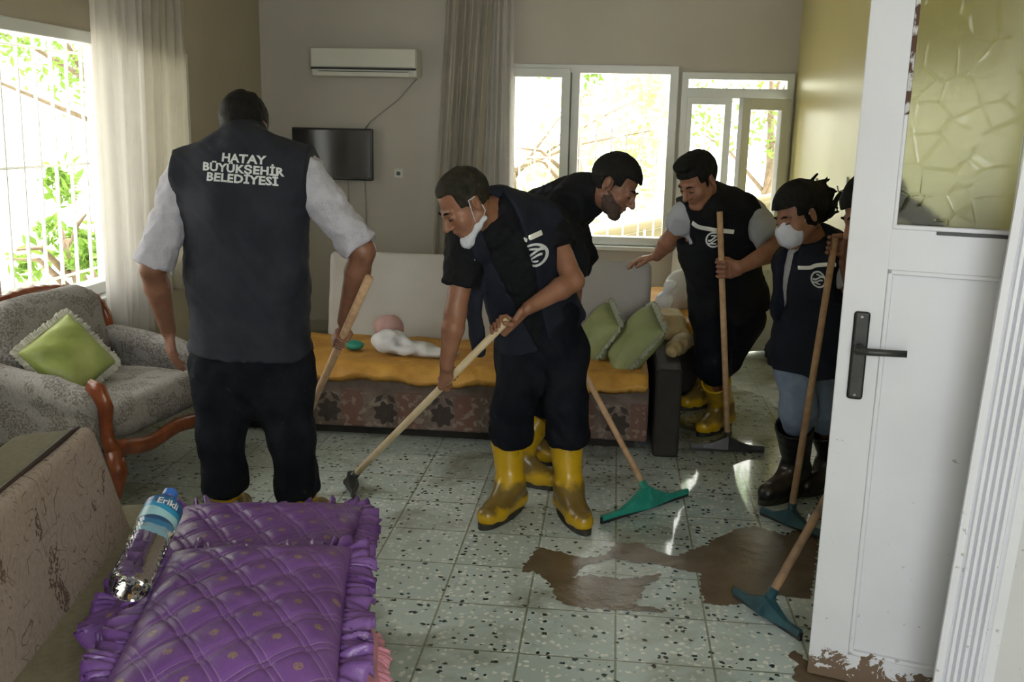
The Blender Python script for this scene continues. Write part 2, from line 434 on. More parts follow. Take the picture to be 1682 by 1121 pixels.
# open leaf, built closed then swung about its hinge
hx, hy = DOOR['x1']-.05, YB-.035; ang = math.radians(30); Rl = rotz(ang)
lw = hx-dm+.035
leaf = MB()
def lbox(mb, lo, hi, bev=.006): mb.box(A(hx+lo[0], hy+lo[1], lo[2]), A(hx+hi[0], hy+hi[1], hi[2]), bev, Rl, (hx, hy, 0)); return mb
for lo, hi in (((-lw, -.055, .02), (-lw+.07, 0, 1.84)), ((-.075, -.055, .02), (0, 0, 1.84)), ((-lw, -.054, 1.76), (0, -.001, 1.84)), ((-lw, -.054, .02), (0, -.001, .12)), ((-lw, -.054, .62), (0, -.001, .70))): lbox(leaf, lo, hi)
lf = leaf.build('open_leaf', 'pvc', door_1)
lbox(MB(), (-lw+.05, -.035, .10), (-.05, -.020, .64), .003).build('panel', 'pvc', lf)
lbox(MB(), (-lw+.05, -.030, .69), (-.05, -.024, 1.77), 0).build('pane', 'glass', lf)
lbox(MB(), (-lw+.02, -.085, .95), (-lw+.045, -.055, 1.10), .004).build('door_handle', 'plastic_white', lf)
# ---- left window
window_2 = frame_mesh('window_2', 'x', XL-.09, .11, (LW['y0'], LW['y1'], LW['z0'], LW['z1']), .06, 'pvc', None, 'structure', bars=[(3.95, .07), (5.02, .06)])
box('pane', (XL-.05, LW['y0']+.04, LW['z0']+.04), (XL-.044, LW['y1']-.04, LW['z1']-.04), 'glass', window_2)
frame_mesh('sash', 'x', XL-.01, .05, (5.00, LW['y1']-.02, LW['z0']+.03, LW['z1']-.03), .065, 'pvc', window_2)
struct('trim_2', (XL-.02, LW['y0']-.02, LW['z0']-.05), (XL+.09, LW['y1']+.02, LW['z0']-.004), 'pvc', .006)
# ---- grilles outside
g1 = empty('window_grille', (XL-.30, 4.4, .7), 'white iron bars outside the left window', 'window grille')
mb = MB()
for i in range(22):
    y = 2.9+i*.15; mb.tube([(XL-.30, y, .60), (XL-.30, y+.05, 2.15)], .010, 6)
mb.build('upright_bars', 'grille', g1)
mb = MB()
for z in (.75, 1.35, 1.95): mb.tube([(XL-.30, 2.8, z), (XL-.30, 6.2, z)], .008, 6)
mb.build('crossbars', 'grille', g1)
g2 = empty('window_grille', ((WIN['x0']+WIN['x1'])/2, YB+.35, .7), 'pale iron bars outside the back window', 'window grille')
mb = MB()
for i in range(16):
    x = WIN['x0']-.15+i*.118; mb.tube([(x, YB+.35, .55), (x, YB+.35, 1.62)], .009, 6); mb.tube([(x, YB+.35, 1.62), (x, YB+.35, 2.2)], .005, 6)
mb.build('upright_bars', 'grille', g2)
mb = MB()
for z in (.65, 1.38, 1.55, 2.15): mb.tube([(WIN['x0']-.2, YB+.35, z), (WIN['x1']+.15, YB+.35, z)], .008, 6)
for z in (.65, 2.15):
    for x in (WIN['x0']-.18, WIN['x1']+.13): mb.tube([(x, YB+.21, z), (x, YB+.36, z)], .010, 6)
mb.build('crossbars', 'grille', g2)
# ------------------------------------------------------------------ outside
M['ground'] = mot('pale_yard_concrete', (.62, .60, .52), (.70, .68, .60), 2, .9)
M['leaf'] = pr('sunlit_leaf', (.13, .23, .04), .6)
_m = M['leaf']; _t = N(_m, 'ShaderNodeBsdfTranslucent'); _t.inputs[0].default_value = (.20, .34, .06, 1); _x = N(_m, 'ShaderNodeMixShader'); _x.inputs[0].default_value = .5
L(_m, bsdf(_m).outputs[0], _x.inputs[1]); L(_m, _t.outputs[0], _x.inputs[2]); L(_m, _x.outputs[0], _m.node_tree.nodes['Material Output'].inputs[0])
M['bark'] = mot('bark', (.15, .11, .07), (.22, .17, .12), 12, .9, .4, 30)
M['yard_wall'] = mot('cream_yard_wall', (.24, .215, .13), (.28, .25, .155), 2, .9)
struct('yard_ground', (-14, -6, -.30), (12, 16, -.14), 'ground')['kind'] = 'structure'  # concrete ground of the yard outside, one slab under house and garden
M['leaf_pale'] = pr('pale_leaf', (.50, .56, .26), .7)
def bush(name, label, c, r, n, seed, trunk=None, leaf=.055, lm='leaf', cat='tree', group='trees in the garden'):
    rr = np.random.default_rng(seed); root = empty(name, (c[0], c[1], -.14), label, cat, group)
    mb = MB(); mb.tube([(c[0], c[1], -.14), (c[0]+.08, c[1]+.05, c[2]*.5), (c[0], c[1], c[2])], [.09, .06, .03], 8)
    for i in range(5):
        a = rr.uniform(0, 6.28); e = rr.uniform(.2, 1.2); d = A(math.cos(a)*math.cos(e), math.sin(a)*math.cos(e), math.sin(e)); s0 = A(c[0], c[1], c[2]*rr.uniform(.35, .8))
        mb.tube([s0, s0+d*r[0]*.5+A(0, 0, .1), s0+d*r[0]*.95], [.03, .018, .008], 6)
    mb.build('trunk', 'bark', root, smooth=True)
    V = []; F = []
    cl = rr.normal(size=(max(6, n//60), 3)); cl /= np.linalg.norm(cl, axis=1)[:, None]; cl *= rr.uniform(.3, 1, (len(cl), 1))**.5
    for i in range(n):
        k = cl[rr.integers(len(cl))]*np.array(r)+rr.normal(size=3)*.20*np.mean(r)*.6; p = A(*c)+k
        a = unit(rr.normal(size=3)); b = perp(rr.normal(size=3), a); s_ = leaf*rr.uniform(.6, 1.3); cc = np.cross(a, b)*s_*.12
        j = len(V); V += [p-a*s_, p+b*s_*.42+cc, p+a*s_, p-b*s_*.42+cc]; F.append((j, j+1, j+2, j+3))
    mesh('foliage', V, F, lm, root, False)
bush('tree', 'leafy tree outside the left window, nearest the pane edge', (-5.2, 9.4, 2.9), (1.6, 1.2, 1.1), 3400, 3)
bush('tree', 'green tree crown filling the top of the left window', (-7.0, 8.3, 3.2), (1.9, 1.2, 1.2), 2800, 4, leaf=.07)
bush('shrub', 'low shrub with a brown stem at the foot of the left window', (-3.9, 6.6, .75), (.45, .5, .55), 700, 6, cat='shrub', group='shrubs in the garden')
bush('tree', 'branch of yellow-green leaves hanging in the wide back window pane', (-.50, 10.4, 2.42), (.66, .5, .36), 750, 8, leaf=.05)
bush('tree', 'bright tree seen through the balcony door glass', (1.9, 13.0, 2.3), (1.2, .9, 1.3), 900, 9)
yw = empty('garden_railing', (0, 9.6, -.14), 'cream yard wall with a sloping rail outside the back window', 'railing')
_q = [A(-3, 0, -.14), A(2.6, 0, -.14), A(2.6, 0, 1.22), A(-.9, 0, .34), A(-3, 0, .34)]
_w = MB(); _w.add([p+A(0, 9.6, 0) for p in _q]+[p+A(0, 9.75, 0) for p in _q], [(0, 1, 2, 3, 4), (9, 8, 7, 6, 5)]+[(i, i+5, (i+1) % 5+5, (i+1) % 5) for i in range(5)]); _w.build('low_wall', 'yard_wall', yw)
MB().tube([(-.9, 9.58, .40), (2.5, 9.58, 1.25)], .05, 8).build('handrail', 'yard_wall', yw, smooth=True)
for i in range(9): MB().tube([(-.6+i*.3, 9.55, .0), (-.6+i*.3, 9.55, .44+i*.075)], .012, 6).build('baluster', 'grille', yw)
pil = box('pillar', (1.45, 8.6, -.14), (1.75, 8.9, 2.9), 'yard_wall'); tag(pil, 'cream masonry pillar outside the balcony door', 'pillar')
bush('hedge', 'pale hedge of leaves far behind the back window grille', (-1.6, 14.5, 1.6), (3.4, .8, 1.7), 2000, 12, leaf=.10, lm='leaf_pale', cat='hedge', group=None)
# ------------------------------------------------------------------ people
def skin_mat(name, c1, c2):
    m = mot(name, c1, c2, 14, .5, .08, 90); bsdf(m).inputs['Subsurface Weight'].default_value = 0.0; return m
M['skin_a'] = skin_mat('tanned_skin', (.24, .105, .060), (.31, .145, .088))
M['skin_b'] = skin_mat('dark_tanned_skin', (.19, .085, .050), (.26, .12, .075))
M['hair'] = mot('black_hair', (.004, .004, .0035), (.010, .0095, .008), 60, .7, .5, 160, spec=.2)
M['hair_grey'] = mot('greying_hair', (.010, .009, .006), (.038, .034, .022), 30, .7, .5, 160, spec=.2)
M['beard'] = mot('short_beard', (.03, .02, .015), (.10, .055, .04), 120, .8, .3, 200)
M['vest'] = mot('navy_vest_fabric', (.007, .009, .018), (.012, .015, .027), 10, .8, .35, 22, spec=.3)
M['vest_grey'] = mot('charcoal_vest_fabric', (.014, .016, .025), (.023, .025, .037), 9, .8, .35, 20, spec=.3)
M['black_cloth'] = mot('black_fabric', (.0035, .004, .005), (.007, .008, .010), 12, .85, .35, 26, spec=.25)
def dusty(name, a, b, dust):
    m = pr(name, a, .85, spec=.15); c = ramp(m, noise(m, 9), [(.4, a), (.6, b)])
    setc(m, mixc(m, ramp(m, noise(m, 17, 6, .7), [(.63, (0, 0, 0)), (.76, (.40, .40, .40))]), c, dust)); bump(m, noise(m, 35), .25, .01); return m
M['trousers'] = dusty('muddy_black_trousers', (.004, .005, .009), (.009, .010, .015), (.10, .105, .115))
M['shirt_white'] = mot('white_shirt', (.42, .42, .46), (.50, .50, .54), 7, .85, .2, 30)
M['tee'] = mot('light_grey_tee', (.30, .31, .34), (.36, .37, .40), 7, .85, .15, 30)
M['jeans'] = mot('light_blue_denim', (.18, .24, .36), (.24, .31, .44), 18, .9, .2, 60)
M['mask'] = mot('pale_blue_face_mask', (.55, .56, .64), (.62, .63, .70), 12, .8, .2, 60)
def speckled_shirt():
    m = pr('patterned_grey_shirt', (.42, .41, .47), .85)
    v = N(m, 'ShaderNodeTexVoronoi'); v.inputs['Scale'].default_value = 130; L(m, coords(m), v.inputs['Vector'])
    c = ramp(m, v.outputs['Distance'], [(.22, (.33, .32, .39)), (.34, (.43, .42, .48))])
    setc(m, mixc(m, ramp(m, noise(m, 22), [(.45, (0, 0, 0)), (.6, (1, 1, 1))]), c, (.47, .46, .53))); bump(m, noise(m, 30), .3, .01); return m
M['shirt_pattern'] = speckled_shirt()
def boot_mat(name, col, mud):
    m = pr(name, col, .30); tc = N(m, 'ShaderNodeTexCoord'); g = N(m, 'ShaderNodeNewGeometry')
    sep = N(m, 'ShaderNodeSeparateXYZ'); L(m, g.outputs['Position'], sep.inputs[0])
    z = math_n(m, 'ADD', sep.outputs[2], math_n(m, 'MULTIPLY', noise(m, 14, 5), .09))
    # dried mud stain round the ankle
    f = ramp(m, z, [(.105, (0, 0, 0)), (.125, (1, 1, 1)), (.185, (1, 1, 1)), (.205, (0, 0, 0))])
    f2 = math_n(m, 'MULTIPLY', f, .78)
    setc(m, mixc(m, f2, ramp(m, noise(m, 6), [(.4, col), (.7, tuple(c*.82 for c in col))]), mud)); return m
M['boot_yellow'] = boot_mat('yellow_rubber_boot', (.54, .33, .010), (.085, .06, .032))
M['boot_black'] = boot_mat('black_rubber_boot', (.008, .008, .010), (.05, .04, .03))
M['sole'] = mot('dark_boot_sole', (.015, .018, .014), (.04, .035, .02), 20, .7)

def head_prims(c, f, u, s=1.0, beard=False):
    f = unit(f); u = perp(u, f); r = np.cross(f, u)
    q = lambda x, y, z: c+s*(r*x+f*y+u*z)
    R = np.array([r, f, u])
    e = lambda x, y, z, a, b, g: ell(q(x, y, z), (a*s, b*s, g*s), R)
    p = [U(e(0, -.012, .032, .076, .094, .086), 0), U(e(0, .03, -.035, .060, .066, .082), .02*s),
         U(rc(q(-.052, -.005, -.055), q(-.018, .068, -.100), .016*s, .016*s), .018*s),
         U(rc(q(.052, -.005, -.055), q(.018, .068, -.100), .016*s, .016*s), .018*s),
         U(rc(q(-.016, .074, -.103), q(.016, .074, -.103), .018*s, .018*s), .015*s),
         U(e(.042, .060, -.03, .022, .022, .024), .02*s), U(e(-.042, .060, -.03, .022, .022, .024), .02*s),
         S(e(.031, .102, .000, .019, .016, .013), .014*s), S(e(-.031, .102, .000, .019, .016, .013), .014*s),
         U(rc(q(-.042, .078, .020), q(-.008, .092, .017), .008*s, .008*s), .010*s),
         U(rc(q(.042, .078, .020), q(.008, .092, .017), .008*s, .008*s), .010*s),
         U(e(.031, .079, .000, .0145, .0125, .0115), .004*s), U(e(-.031, .079, .000, .0145, .0125, .0115), .004*s),
         U(rc(q(0, .090, .012), q(0, .116, -.030), .0075*s, .0125*s), .010*s),
         U(e(.013, .102, -.034, .008, .010, .008), .006*s), U(e(-.013, .102, -.034, .008, .010, .008), .006*s),
         U(rc(q(-.020, .084, -.060), q(0, .094, -.058), .005*s, .0075*s), .006*s),
         U(rc(q(.020, .084, -.060), q(0, .094, -.058), .005*s, .0075*s), .006*s),
         U(rc(q(-.016, .084, -.072), q(.016, .084, -.072), .0065*s, .0065*s), .007*s),
         S(rc(q(-.020, .100, -.066), q(.020, .100, -.066), .003*s, .003*s), .004*s)]
    for sg in (1, -1):
        Re = np.array([unit(r*1.0*sg+f*-.45), unit(f+r*.45*sg), u])
        Re[1] = perp(Re[1], Re[0]); Re[2] = np.cross(Re[0], Re[1])
        p += [U(ell(q(.079*sg, -.012, -.006), (.009*s, .019*s, .031*s), Re), .006*s),
              S(ell(q(.091*sg, -.008, -.003), (.007*s, .010*s, .018*s), Re), .004*s)]
    return p, q, R
def hair_prims(c, f, u, s=1.0, th=.012, low=-.055, line=.066, face=.045):
    f = unit(f); u = perp(u, f); r = np.cross(f, u); q = lambda x, y, z: c+s*(r*x+f*y+u*z); R = np.array([r, f, u])
    shell = ell(q(0, -.014, .034), ((.078+th*.5)*s, (.096+th)*s, (.088+th)*s), R)
    top = plane(q(0, 0, line), -u); back = plane(q(0, face-.028, 0), f); nape = plane(q(0, 0, low), -u)
    side = plane(q(0, .042, .0), f); temple = plane(q(0, 0, .012), -u)
    def keep(p):
        a = top(p)                                        # above the hairline
        b = np.maximum(back(p), nape(p))                  # back of the head down to the nape
        cfl = np.maximum(side(p), temple(p))              # temples
        ear = ell(q(.085, -.010, -.010), (.05*s, .024*s, .036*s), R)(p); ear2 = ell(q(-.085, -.010, -.010), (.05*s, .024*s, .036*s), R)(p)
        return np.maximum(np.maximum(smin(smin(a, b, .02*s), cfl, .015*s), -ear), -ear2)
    return [U(shell, 0), I(keep, .006)]
def grip(g, axis, back, wr, sgn=1, s=1.0, R0=.0165, thumb=1):
    """hand closed round a stick: g point on it, back = from stick towards the palm"""
    axis = unit(axis); back = perp(back, axis); side = np.cross(axis, back)*sgn
    fr = .0088*s; R = R0+fr*.95; pr_ = []
    for k in range(4):
        off = (k-1.5)*.0205*s; ln = (.94, 1.0, .97, .84)[k]
        pt = lambda a, rr=R: g+axis*off+rr*(math.cos(a)*back+math.sin(a)*side)
        kn = g+axis*off*1.02+back*(R+.012*s)+side*.016*s*-1
        ps = [kn, pt(.75, R+.005*s), pt(1.9), pt(3.3*ln)]
        for i in range(3): pr_.append(U(rc(ps[i], ps[i+1], fr*(1.12-.1*i), fr*(1.03-.1*i)), .003))
        wk = wr+axis*off*.62
        pr_.append(U(rc(kn, wk, .0115*s, .0145*s), .012))
    tb = wr+(g-wr)*.35+axis*.026*s*thumb
    ps = [tb, g+axis*.040*s*thumb+back*(R+.004)-side*.014, g+axis*.044*s*thumb-side*R, g+axis*.040*s*thumb-side*R*.35-back*R*.95]
    for i in range(3): pr_.append(U(rc(ps[i], ps[i+1], (.0145, .0112, .0102)[i]*s, (.0112, .0102, .009)[i]*s), .005))
    return pr_
def open_hand(wr, d, nrm, s=1.0, curl=.35, thumb=1):
    """relaxed hand: d along the fingers, nrm out of the palm, thumb side = +1/-1"""
    d = unit(d); nrm = perp(nrm, d); lat = np.cross(d, nrm)*thumb; o = []
    for k in range(4):
        off = (k-1.5)*.0205*s; L0 = (.076, .086, .080, .062)[k]*s
        kn = wr+d*(.088-.006*abs(k-1.2))*s-lat*off*1.0
        a = curl*(1+.12*k); p = kn; dd = d; pts = [kn]
        for j in range(3):
            an = a*(j+.6); dd = d*math.cos(an)+nrm*math.sin(an); p = p+dd*L0*(.44, .32, .24)[j]; pts.append(p)
        for i in range(3): o.append(U(rc(pts[i], pts[i+1], (.0098, .0088, .0080)[i]*s, (.0088, .0080, .0070)[i]*s), .003))
        o.append(U(rc(wr-lat*off*.6, kn, .0150*s, .0118*s), .012))
    ps = [wr+d*.020*s+lat*.020*s, wr+d*.052*s+lat*.050*s+nrm*.01*s, wr+d*.080*s+lat*.062*s+nrm*.022*s, wr+d*.104*s+lat*.060*s+nrm*.034*s]
    for i in range(3): o.append(U(rc(ps[i], ps[i+1], (.015, .0115, .0103)[i]*s, (.0115, .0103, .0085)[i]*s), .006))
    return o
def arm_prims(sh, el, wr, s=1.0):
    fa = el+(wr-el)*.28
    return [U(rc(sh, el, .052*s, .040*s), .02), U(rc(el, fa, .041*s, .043*s), .02), U(rc(fa, wr, .043*s, .0265*s), .015)]
def bounds(pts, pad):
    pts = np.array(pts); return pts.min(0)-pad, pts.max(0)+pad
def torso_prims(J, g=0.0, s=1.0, belly=.0):
    """trunk swollen by g: pelvis, belly, chest, shoulder line"""
    up = unit(J['chest']-J['pelvis']); lat = perp(J['shB']-J['shA'], up); dep = np.cross(lat, up)
    k = .66
    mid = (J['pelvis']+J['chest'])/2
    p = [U(frc(J['pelvis'], mid, (.168+g)*s, (.158+g+belly)*s, dep, k+.03), .0), U(frc(mid, J['chest'], (.158+g+belly)*s, (.178+g)*s, dep, k+.04), .03),
         U(rc(J['shA'], J['neck'], (.066+g)*s, (.070+g)*s), .06), U(rc(J['shB'], J['neck'], (.066+g)*s, (.070+g)*s), .06)]
    return p, up, lat, dep
def make_boot(root, an, toe, top, mat, s=1.0, name='boot', top_r=.064):
    """rubber boot: top (shaft mouth), an (ankle), toe direction point on the floor"""
    heel = A(an[0], an[1], .0); d = unit(A(toe[0]-an[0], toe[1]-an[1], 0)); L0 = .20*s
    hl = heel-d*.045*s+A(0, 0, .052); ba = heel+d*.12*s+A(0, 0, .046); tp = heel+d*.175*s+A(0, 0, .047)
    ank = A(an[0], an[1], .13)
    pr_ = [U(rc(top, ank, top_r*s, .050*s), 0), U(rc(ank, hl+A(0, 0, .012), .052*s, .047*s), .03), U(rc(ank+d*.015, ba, .050*s, .044*s), .04), U(rc(hl, ba, .045*s, .047*s), .02), U(rc(ba, tp, .046*s, .042*s), .02),
           I(plane(A(0, 0, .014), (0, 0, -1))), I(plane(top, unit(top-ank)), .003)]
    # hollow mouth
    ax = unit(top-ank)
    pr_.append(S(rc(top+ax*.02, top-ax*.05, (top_r-.010)*s, (top_r-.014)*s), .003))
    lo, hi = bounds([top, hl, tp, ank], .085)
    fold = wob(.004, 70, int(abs(an[0]*1000)) % 97)
    blob(name, pr_, .0072, lo, hi, mat, root, disp=lambda p: fold(p)*np.clip(1-np.abs(p[:, 2]-.17)/.1, 0, 1))
    b = root.children[-1] if root.children else None
    boots = [c for c in root.children if c.name.startswith(name)]
    bo = boots[-1]
    side = np.cross(d, A(0, 0, 1)); pts = []
    m = MB(); out = []
    for t in np.linspace(0, 2*math.pi, 28, endpoint=False):
        x = math.cos(t); y = math.sin(t)
        wx = .042+.010*max(0, x) if True else 0
        out.append(heel+d*(.062*s+x*.162*s)+side*y*(.046+.006*x)*s)
    V = [o+A(0, 0, .001) for o in out]+[o+A(0, 0, .024) for o in out]
    n = len(out); m.add(V, [tuple(range(n))[::-1], tuple(range(n, 2*n))]+[(i, (i+1) % n, n+(i+1) % n, n+i) for i in range(n)])
    m.build('sole', 'sole', bo, smooth=False)
    return bo
def decal_strip(vest_tree, pts, wid, name, mat, parent, off=.004, horiz=False):
    """ribbon lying on the garment: pts are sight lines to its centre line"""
    path = []
    for (a, b) in zip(pts[:-1], pts[1:]):
        n = max(2, int(math.hypot(b[0]-a[0], b[1]-a[1])/4))
        for i in range(n): t = i/n; path.append((a[0]+(b[0]-a[0])*t, a[1]+(b[1]-a[1])*t))
    path.append(pts[-1]); W = []; Nn = []
    for (x, y) in path:
        h = vest_tree.ray_cast(Vector(EYEP), Vector(unit(ray(x, y))))
        if h[0] is None: continue
        W.append(np.array(h[0])); Nn.append(np.array(h[1]))
    if len(W) < 2: return None
    W = np.array(W); Nn = np.array(Nn); Ws = W.copy(); 
    for _ in range(3): Ws[1:-1] = (Ws[:-2]+2*Ws[1:-1]+Ws[2:])/4; Nn[1:-1] = (Nn[:-2]+2*Nn[1:-1]+Nn[2:])/4
    V = []; 
    for i in range(len(Ws)):
        t = unit(Ws[min(i+1, len(Ws)-1)]-Ws[max(i-1, 0)]); n = unit(Nn[i]); b = unit(np.cross(n, t))
        V += [Ws[i]+n*off-b*wid/2, Ws[i]+n*(off+.0015), Ws[i]+n*off+b*wid/2]
    F = []
    for i in range(len(Ws)-1):
        a = i*3; F += [(a, a+3, a+4, a+1), (a+1, a+4, a+5, a+2)]
    return mesh(name, V, F, mat, parent, True)
def decal_flat(vest_tree, polyV, polyF, name, mat, parent, cen, dirn, off=.004, back=.25):
    """drop a flat drawing (V in world, on a plane in front of the garment) on to the garment"""
    V = []; d = Vector(unit(dirn))
    for v in polyV:
        h = vest_tree.ray_cast(Vector(v)-d*back, d)
        V.append(np.array(h[0])+np.array(h[1])*off if h[0] is not None else np.array(v))
    return mesh(name, V, polyF, mat, parent, False)
def text_mesh(s, size, bold=.0, res=3, sub=None, spacing=1.0):
    cu = bpy.data.curves.new('txt', 'FONT'); cu.body = s; cu.size = size; cu.align_x = 'CENTER'; cu.offset = bold
    cu.resolution_u = res; cu.space_character = spacing
    o = bpy.data.objects.new('txt', cu); COL.objects.link(o)
    dg = bpy.context.evaluated_depsgraph_get(); dg.update()
    me = bpy.data.meshes.new_from_object(o.evaluated_get(dg))
    bm = bmesh.new(); bm.from_mesh(me)
    if sub:
        bmesh.ops.triangulate(bm, faces=bm.faces[:])
        for _ in range(sub):
            es = [e for e in bm.edges if e.calc_length() > size*.25]
            if es: bmesh.ops.subdivide_edges(bm, edges=es, cuts=1)
            bmesh.ops.triangulate(bm, faces=bm.faces[:])
    V = np.array([v.co[:] for v in bm.verts]); bm.verts.index_update(); F = [[v.index for v in f.verts] for f in bm.faces]
    bm.free(); bpy.data.objects.remove(o); bpy.data.curves.remove(cu); bpy.data.meshes.remove(me)
    return V, F
def emblem(tree, px, py, rad, parent, sx=1.0):
    """round white badge with a wave drawn in it, on the garment"""
    h = tree.ray_cast(Vector(EYEP), Vector(unit(ray(px, py))))
    if h[0] is None: return
    c = np.array(h[0]); n = unit(np.array(h[1])); x = perp(A(1, 0, 0), n); y = np.cross(n, x)
    if y[2] < 0: y = -y
    V = []; F = []
    def put(a, r): V.append(c+n*.03+x*math.cos(a)*r*rad+y*math.sin(a)*r*rad)
    K = 28
    for i in range(K): put(2*math.pi*i/K, 1.0)
    for i in range(K): put(2*math.pi*i/K, .80)
    F += [(i, (i+1) % K, K+(i+1) % K, K+i) for i in range(K)]
    def band(f0, f1, x0, x1, n_=10):
        b = len(V)
        for i in range(n_+1):
            t = x0+(x1-x0)*i/n_
            for ff in (f0, f1): V.append(c+n*.03+x*t*rad+y*ff(t)*rad)
        for i in range(n_): F.append((b+2*i, b+2*i+2, b+2*i+3, b+2*i+1))
    band(lambda t: .35*math.sin(3*t)+.05, lambda t: .35*math.sin(3*t)+.30, -.68, .66)
    band(lambda t: .30*math.sin(3*t)-.32, lambda t: .30*math.sin(3*t)-.12, -.62, .60)
    band(lambda t: .45-.3*t*t, lambda t: .62-.45*t*t, -.35, .35, 6)
    band(lambda t: -.60+.4*t*t, lambda t: -.44+.3*t*t, -.38, .38, 6)
    decal_flat(tree, V, F, 'emblem', 'white_flat', parent, c, -n, .004, .04)
def tree_of(VF): return BVHTree.FromPolygons([tuple(v) for v in VF[0]], [tuple(int(i) for i in f) for f in VF[1]])

def stick(name, label, a, b, wood, head_mat, head_dir, head_w, group=None, r=.0135, hh=.048, tilt=0.0, yoke=True, hcat='squeegee'):
    """floor squeegee: long round handle, socket, blade holder and rubber blade; b = where the handle meets the head"""
    a = A(*a); b = A(*b); ax = unit(a-b); root = empty(name, (b[0], b[1], 0), label, hcat, group)
    MB().tube([b-ax*.02, b+(a-b)*.5, a], [r*1.02, r, r*.97], 14).build('handle', wood, root, smooth=True)
    hd = unit(A(head_dir[0], head_dir[1], 0)); fw = perp(A(ax[0], ax[1], 0), hd) if abs(ax[0])+abs(ax[1]) > 1e-3 else np.cross(hd, A(0, 0, 1))
    m = MB().tube([b-ax*.045, b+ax*.05], [.021, .017], 14)
    m.build('socket', head_mat, root, smooth=True)
    g = A(b[0], b[1], 0)
    # blade holder: wide flat wedge tapering to its ends
    m = MB(); n = 24; V = []
    for i in range(n+1):
        t = -1+2*i/n; h = .020+(hh*max(0, 1-abs(t)*1.6)**1.3 if yoke else .01); th = .012+.020*max(0, 1-abs(t)*1.5)
        c = g+hd*t*head_w/2
        for (dx, dz) in ((-th, .018), (th, .018), (th*.6, .018+h), (-th*.6, .018+h)): V.append(c+fw*dx+A(0, 0, dz))
    F = [(i*4+k, i*4+(k+1) % 4, (i+1)*4+(k+1) % 4, (i+1)*4+k) for i in range(n) for k in range(4)]+[(3, 2, 1, 0), (n*4, n*4+1, n*4+2, n*4+3)]
    m.add(V, F).build('blade_holder', head_mat, root)
    R = np.array([hd, fw, A(0, 0, 1)]).T
    MB().box(g+A(-head_w/2-.004, -.006, 0.001), g+A(head_w/2+.004, .006, .030), .002, R, g).build('rubber_blade', 'rubber', root)
    return root
# ------------------------------------------------------------------ furniture materials
def translucent(m, col, f=.45):
    t = N(m, 'ShaderNodeBsdfTranslucent'); t.inputs[0].default_value = (*col, 1); x = N(m, 'ShaderNodeMixShader'); x.inputs[0].default_value = f
    L(m, bsdf(m).outputs[0], x.inputs[1]); L(m, t.outputs[0], x.inputs[2]); L(m, x.outputs[0], m.node_tree.nodes['Material Output'].inputs[0]); return m
M['curtain_white'] = translucent(mot('white_sheer_curtain', (.62, .59, .57), (.70, .67, .64), 5, .9), (.72, .70, .66), .40)
M['curtain_beige'] = translucent(mot('beige_curtain', (.46, .43, .37), (.54, .50, .44), 4, .9), (.50, .48, .40), .22)
def brocade(name, base, base2, dark, sc=1.0, amt=.8, thr=.60):
    """upholstery with scrolling stems and dark sprigs woven in"""
    m = pr(name, base, .85, spec=.25); v = coords(m)
    c = ramp(m, noise(m, 60*sc, 3, .6), [(.35, base), (.65, base2)])
    wv = N(m, 'ShaderNodeTexVoronoi'); wv.feature = 'F1'; wv.inputs['Scale'].default_value = 7*sc
    nz = N(m, 'ShaderNodeTexNoise'); nz.inputs['Scale'].default_value = 6*sc; L(m, v, nz.inputs['Vector'])
    sv = N(m, 'ShaderNodeVectorMath', operation='SCALE'); L(m, nz.outputs['Color'], sv.inputs[0]); sv.inputs['Scale'].default_value = .16/sc
    av = N(m, 'ShaderNodeVectorMath', operation='ADD'); L(m, v, av.inputs[0]); L(m, sv.outputs[0], av.inputs[1]); L(m, av.outputs[0], wv.inputs['Vector'])
    ringd = math_n(m, 'ABSOLUTE', math_n(m, 'SUBTRACT', math_n(m, 'FRACT', math_n(m, 'MULTIPLY', wv.outputs['Distance'], 3.6)), .5))
    line = math_n(m, 'LESS_THAN', ringd, .045)
    gate = math_n(m, 'GREATER_THAN', noise(m, 9*sc, 2), .49)
    c = mixc(m, math_n(m, 'MULTIPLY', math_n(m, 'MULTIPLY', line, gate), amt*.75), c, dark)
    sp = math_n(m, 'MULTIPLY', math_n(m, 'GREATER_THAN', noise(m, 5*sc, 1), thr), math_n(m, 'GREATER_THAN', noise(m, 55*sc, 3, .7), .50))
    c = mixc(m, math_n(m, 'MULTIPLY', sp, amt), c, dark); setc(m, c); bump(m, noise(m, 160*sc, 2), .25, .004); return m
M['couch'] = brocade('taupe_scroll_upholstery', (.315, .25, .225), (.385, .31, .28), (.11, .065, .055), 1.5, .9, .66)
M['couch_plain'] = mot('olive_beige_upholstery', (.17, .15, .095), (.21, .185, .12), 60, .9, .3, 200)
M['piping'] = pr('dark_brown_piping', (.035, .018, .014), .7)
M['chair_fabric'] = brocade('grey_brocade', (.25, .23, .215), (.34, .32, .31), (.12, .105, .09), 2.0, .75, .48)
M['green'] = mot('lime_green_satin', (.27, .33, .08), (.40, .44, .16), 6, .45, .3, 30)
M['green_dull'] = mot('sage_green_cushion', (.20, .23, .09), (.27, .29, .13), 6, .6, .3, 30)
M['fringe'] = mot('cream_fringe', (.50, .49, .42), (.62, .60, .54), 60, .95, .6, 200)
M['fringe_grey'] = mot('grey_green_fringe', (.28, .29, .22), (.36, .37, .29), 60, .95, .6, 200)
M['sofa_white'] = mot('off_white_cover', (.46, .44, .41), (.52, .50, .47), 3, .85, .12, 25)
M['sofa_grey'] = mot('pale_grey_cover', (.30, .28, .26), (.34, .32, .30), 3, .85, .12, 25)
M['yellow'] = mot('golden_yellow_cover', (.42, .20, .030), (.58, .31, .055), 9, .6, .5, 26)
